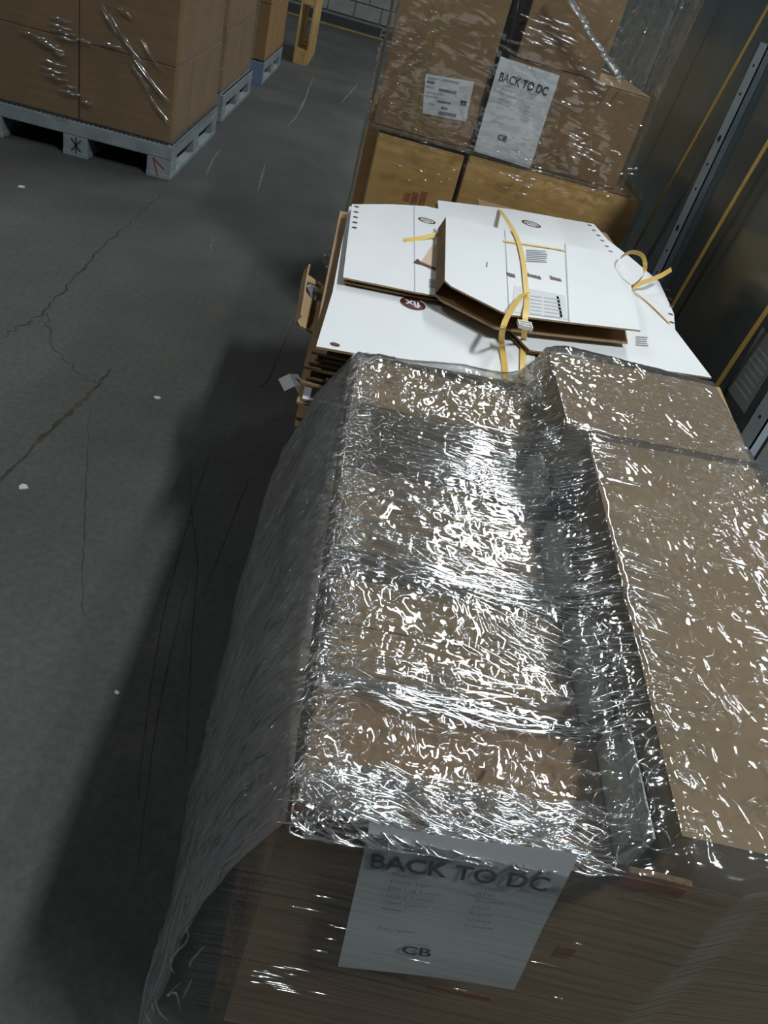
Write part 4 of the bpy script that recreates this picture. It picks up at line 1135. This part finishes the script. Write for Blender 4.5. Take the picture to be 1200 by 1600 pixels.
    a = me.attributes.new('loose', 'FLOAT', 'POINT'); a.data.foreach_set('value', lo_)
    o = bpy.data.objects.new('stretch_film', me); C.objects.link(o)
    tag(o, 'crinkled clear stretch film tented over the nearest load', 'stretch film', 'clear stretch film around the loads')
    # ---- creases: folds of film standing off the surface
    def hz(x, y):
        v = np.interp(y, [0.37, 1.40], [0, 1])
        j = int(np.argmin(np.abs(Y[:, nu//3]-y))); j = min(max(j, 0), nv-1)
        i = int(round((x-XL)/(XR[j, 0]-XL)*(nu-1))); i = min(max(i, 0), nu-1)
        j = int(np.argmin(np.abs(Y[:, i]-y)))
        return Z[j, i], gap[j, i]
    def hflat(x, y):
        j = int(np.argmin(np.abs(Y[:, nu//3]-y)))
        i = int(round((x-XL)/(XR[j, 0]-XL)*(nu-1))); i = min(max(i, 0), nu-1)
        return H[int(np.argmin(np.abs(Y[:, i]-y))), i]
    random.seed(5)
    bm = bmesh.new()
    for k in range(5200):
        # more of them on the left column and along its outer shoulder
        if random.random() < 0.62: x = random.uniform(0.06, 0.42)
        else: x = random.uniform(0.40, 0.80)
        if random.random() < 0.22: x = random.uniform(0.057, 0.105)
        y = random.uniform(0.38, 1.48 if x > .45 else 1.33)
        if x > 0.45 and y < 1.1 and random.random() < 0.25: continue
        ln = random.uniform(0.006, 0.032); an = random.gauss(0.1, 0.7) if random.random() < .7 else random.uniform(0, 3.14)
        cu = random.uniform(-45, 45)
        P = []
        for q in range(6):
            d = (q/5-0.5)*ln; ang = an+cu*d
            xx, yy = x+math.cos(ang)*d, y+math.sin(ang)*d
            P.append(Vector((xx, yy, hz(xx, yy)[0]+0.0012+0.0015*math.sin(math.pi*q/5))))
        rr = random.uniform(0.0004, 0.0010)
        tube_into(bm, P, lambda t: rr*(0.25+math.sin(math.pi*t)), 5, 0.7)
    # strands drawn down the tented left side
    li = [i for i in range(ns) if side[i] == 3]
    for k in range(760):
        i0 = random.choice(li); r0 = int(abs(random.gauss(0, 16))) if random.random() < .6 else random.randrange(0, nr-8)
        r0 = min(r0, nr-6)
        ln_ = random.randrange(4, 16) if random.random() < .75 else random.randrange(14, 40); dr_ = random.gauss(0.6, 0.8)
        P = []
        for q in range(0, ln_):
            r = min(r0+q, nr-1); i = min(max(int(i0+dr_*q), li[0]), li[-1])
            P.append(Vector(skirt[r][i])+Vector((-0.0022, 0, 0.0)))
        P = [p for j_, p in enumerate(P) if j_ == 0 or (p-P[j_-1]).length > 1e-4]
        if len(P) < 4: continue
        rr = random.uniform(0.0005, 0.0013)
        tube_into(bm, P, lambda t: rr*(0.25+math.sin(math.pi*t)), 5, 1.0)
    # kinks near the lower front corner and glints across the front
    def frontfold(pts, Yp, rr):
        P = smooth_path([aty(x, y, Yp) for x, y in pts], 5)
        tube_into(bm, P, lambda t: rr*(0.3+math.sin(math.pi*t)), 5, 1.0)
    for pts in (((290, 1445), (293, 1468), (270, 1495), (267, 1512), (272, 1520)), ((320, 1478), (300, 1500), (296, 1512)), ((282, 1535), (262, 1555), (275, 1552), (282, 1578)), ((240, 1555), (248, 1580), (262, 1595)), ((236, 1565), (242, 1585)), ((225, 1580), (235, 1600)), ((300, 1530), (285, 1560))):
        frontfold(pts, 0.345, 0.0011)
    for k in range(26):
        x = random.choice((random.uniform(380, 450), random.uniform(440, 900))); y = random.uniform(1508, 1545) if x < 450 else random.uniform(1390, 1590)
        l = random.uniform(12, 50); frontfold(((x, y), (x+l*.5, y+l*.09), (x+l, y+l*.2)), 0.348, random.uniform(0.0005, 0.0010))
    # long pulled streaks across the hollows
    def streaks(n, xa, xb, ya, yb, slope, spread, lmin, lmax):
        for k in range(n):
            x = random.uniform(xa, xb); y = random.uniform(ya, yb)
            ln = random.uniform(lmin, lmax); sl_ = slope+random.gauss(0, spread)
            P = []
            for q in range(9):
                d = (q/8-0.5)*ln
                xx = min(max(x+d, 0.06), 0.80); yy = min(max(y+d*sl_+0.004*math.sin(q*.8+k), 0.372), 1.48)
                zz_, gg_ = hz(xx, yy)
                P.append(Vector((xx, yy, zz_+0.002 if gg_ < 0.5 else hflat(xx, yy)+0.0065)))
            if (P[-1]-P[0]).length < 0.02: continue
            rr = random.uniform(0.0006, 0.0022)
            tube_into(bm, P, lambda t: rr*(0.2+math.sin(math.pi*t)), 6, 0.3)
    streaks(150, 0.18, 0.47, 1.00, 1.17, -0.08, 0.08, 0.06, 0.22)
    streaks(60, 0.12, 0.40, 0.90, 1.02, -0.12, 0.12, 0.05, 0.2)
    streaks(120, 0.10, 0.44, 0.72, 0.88, -0.18, 0.12, 0.06, 0.2)
    streaks(50, 0.25, 0.45, 0.62, 0.76, -0.55, 0.15, 0.06, 0.15)
    streaks(70, 0.08, 0.44, 0.53, 0.60, -0.05, 0.10, 0.05, 0.2)
    streaks(260, 0.07, 0.36, 0.372, 0.45, -0.14, 0.25, 0.02, 0.10)
    bmesh.ops.recalc_face_normals(bm, faces=bm.faces[:])
    cr = from_bm('film_creases', bm, FILM_CREASE, o, True); cr['kind'] = 'stuff'
FILM_FRONT = film_mat('stretch_film_front', haze=0.05, refl=0.07, rough=0.14, scale=14, dist=0.003, stretch=(0.5, 1, 2), streak=(5, 5, 90), streak_on=0.0, sgain=1.6)
FILM_SIDE = film_mat('stretch_film_side', haze=0.18, refl=0.22, rough=0.10, scale=12, dist=0.010, stretch=(1.6, 1.6, 0.7), streak=(60, 60, 3), streak_on=0.0, sgain=1.5)
near_film()
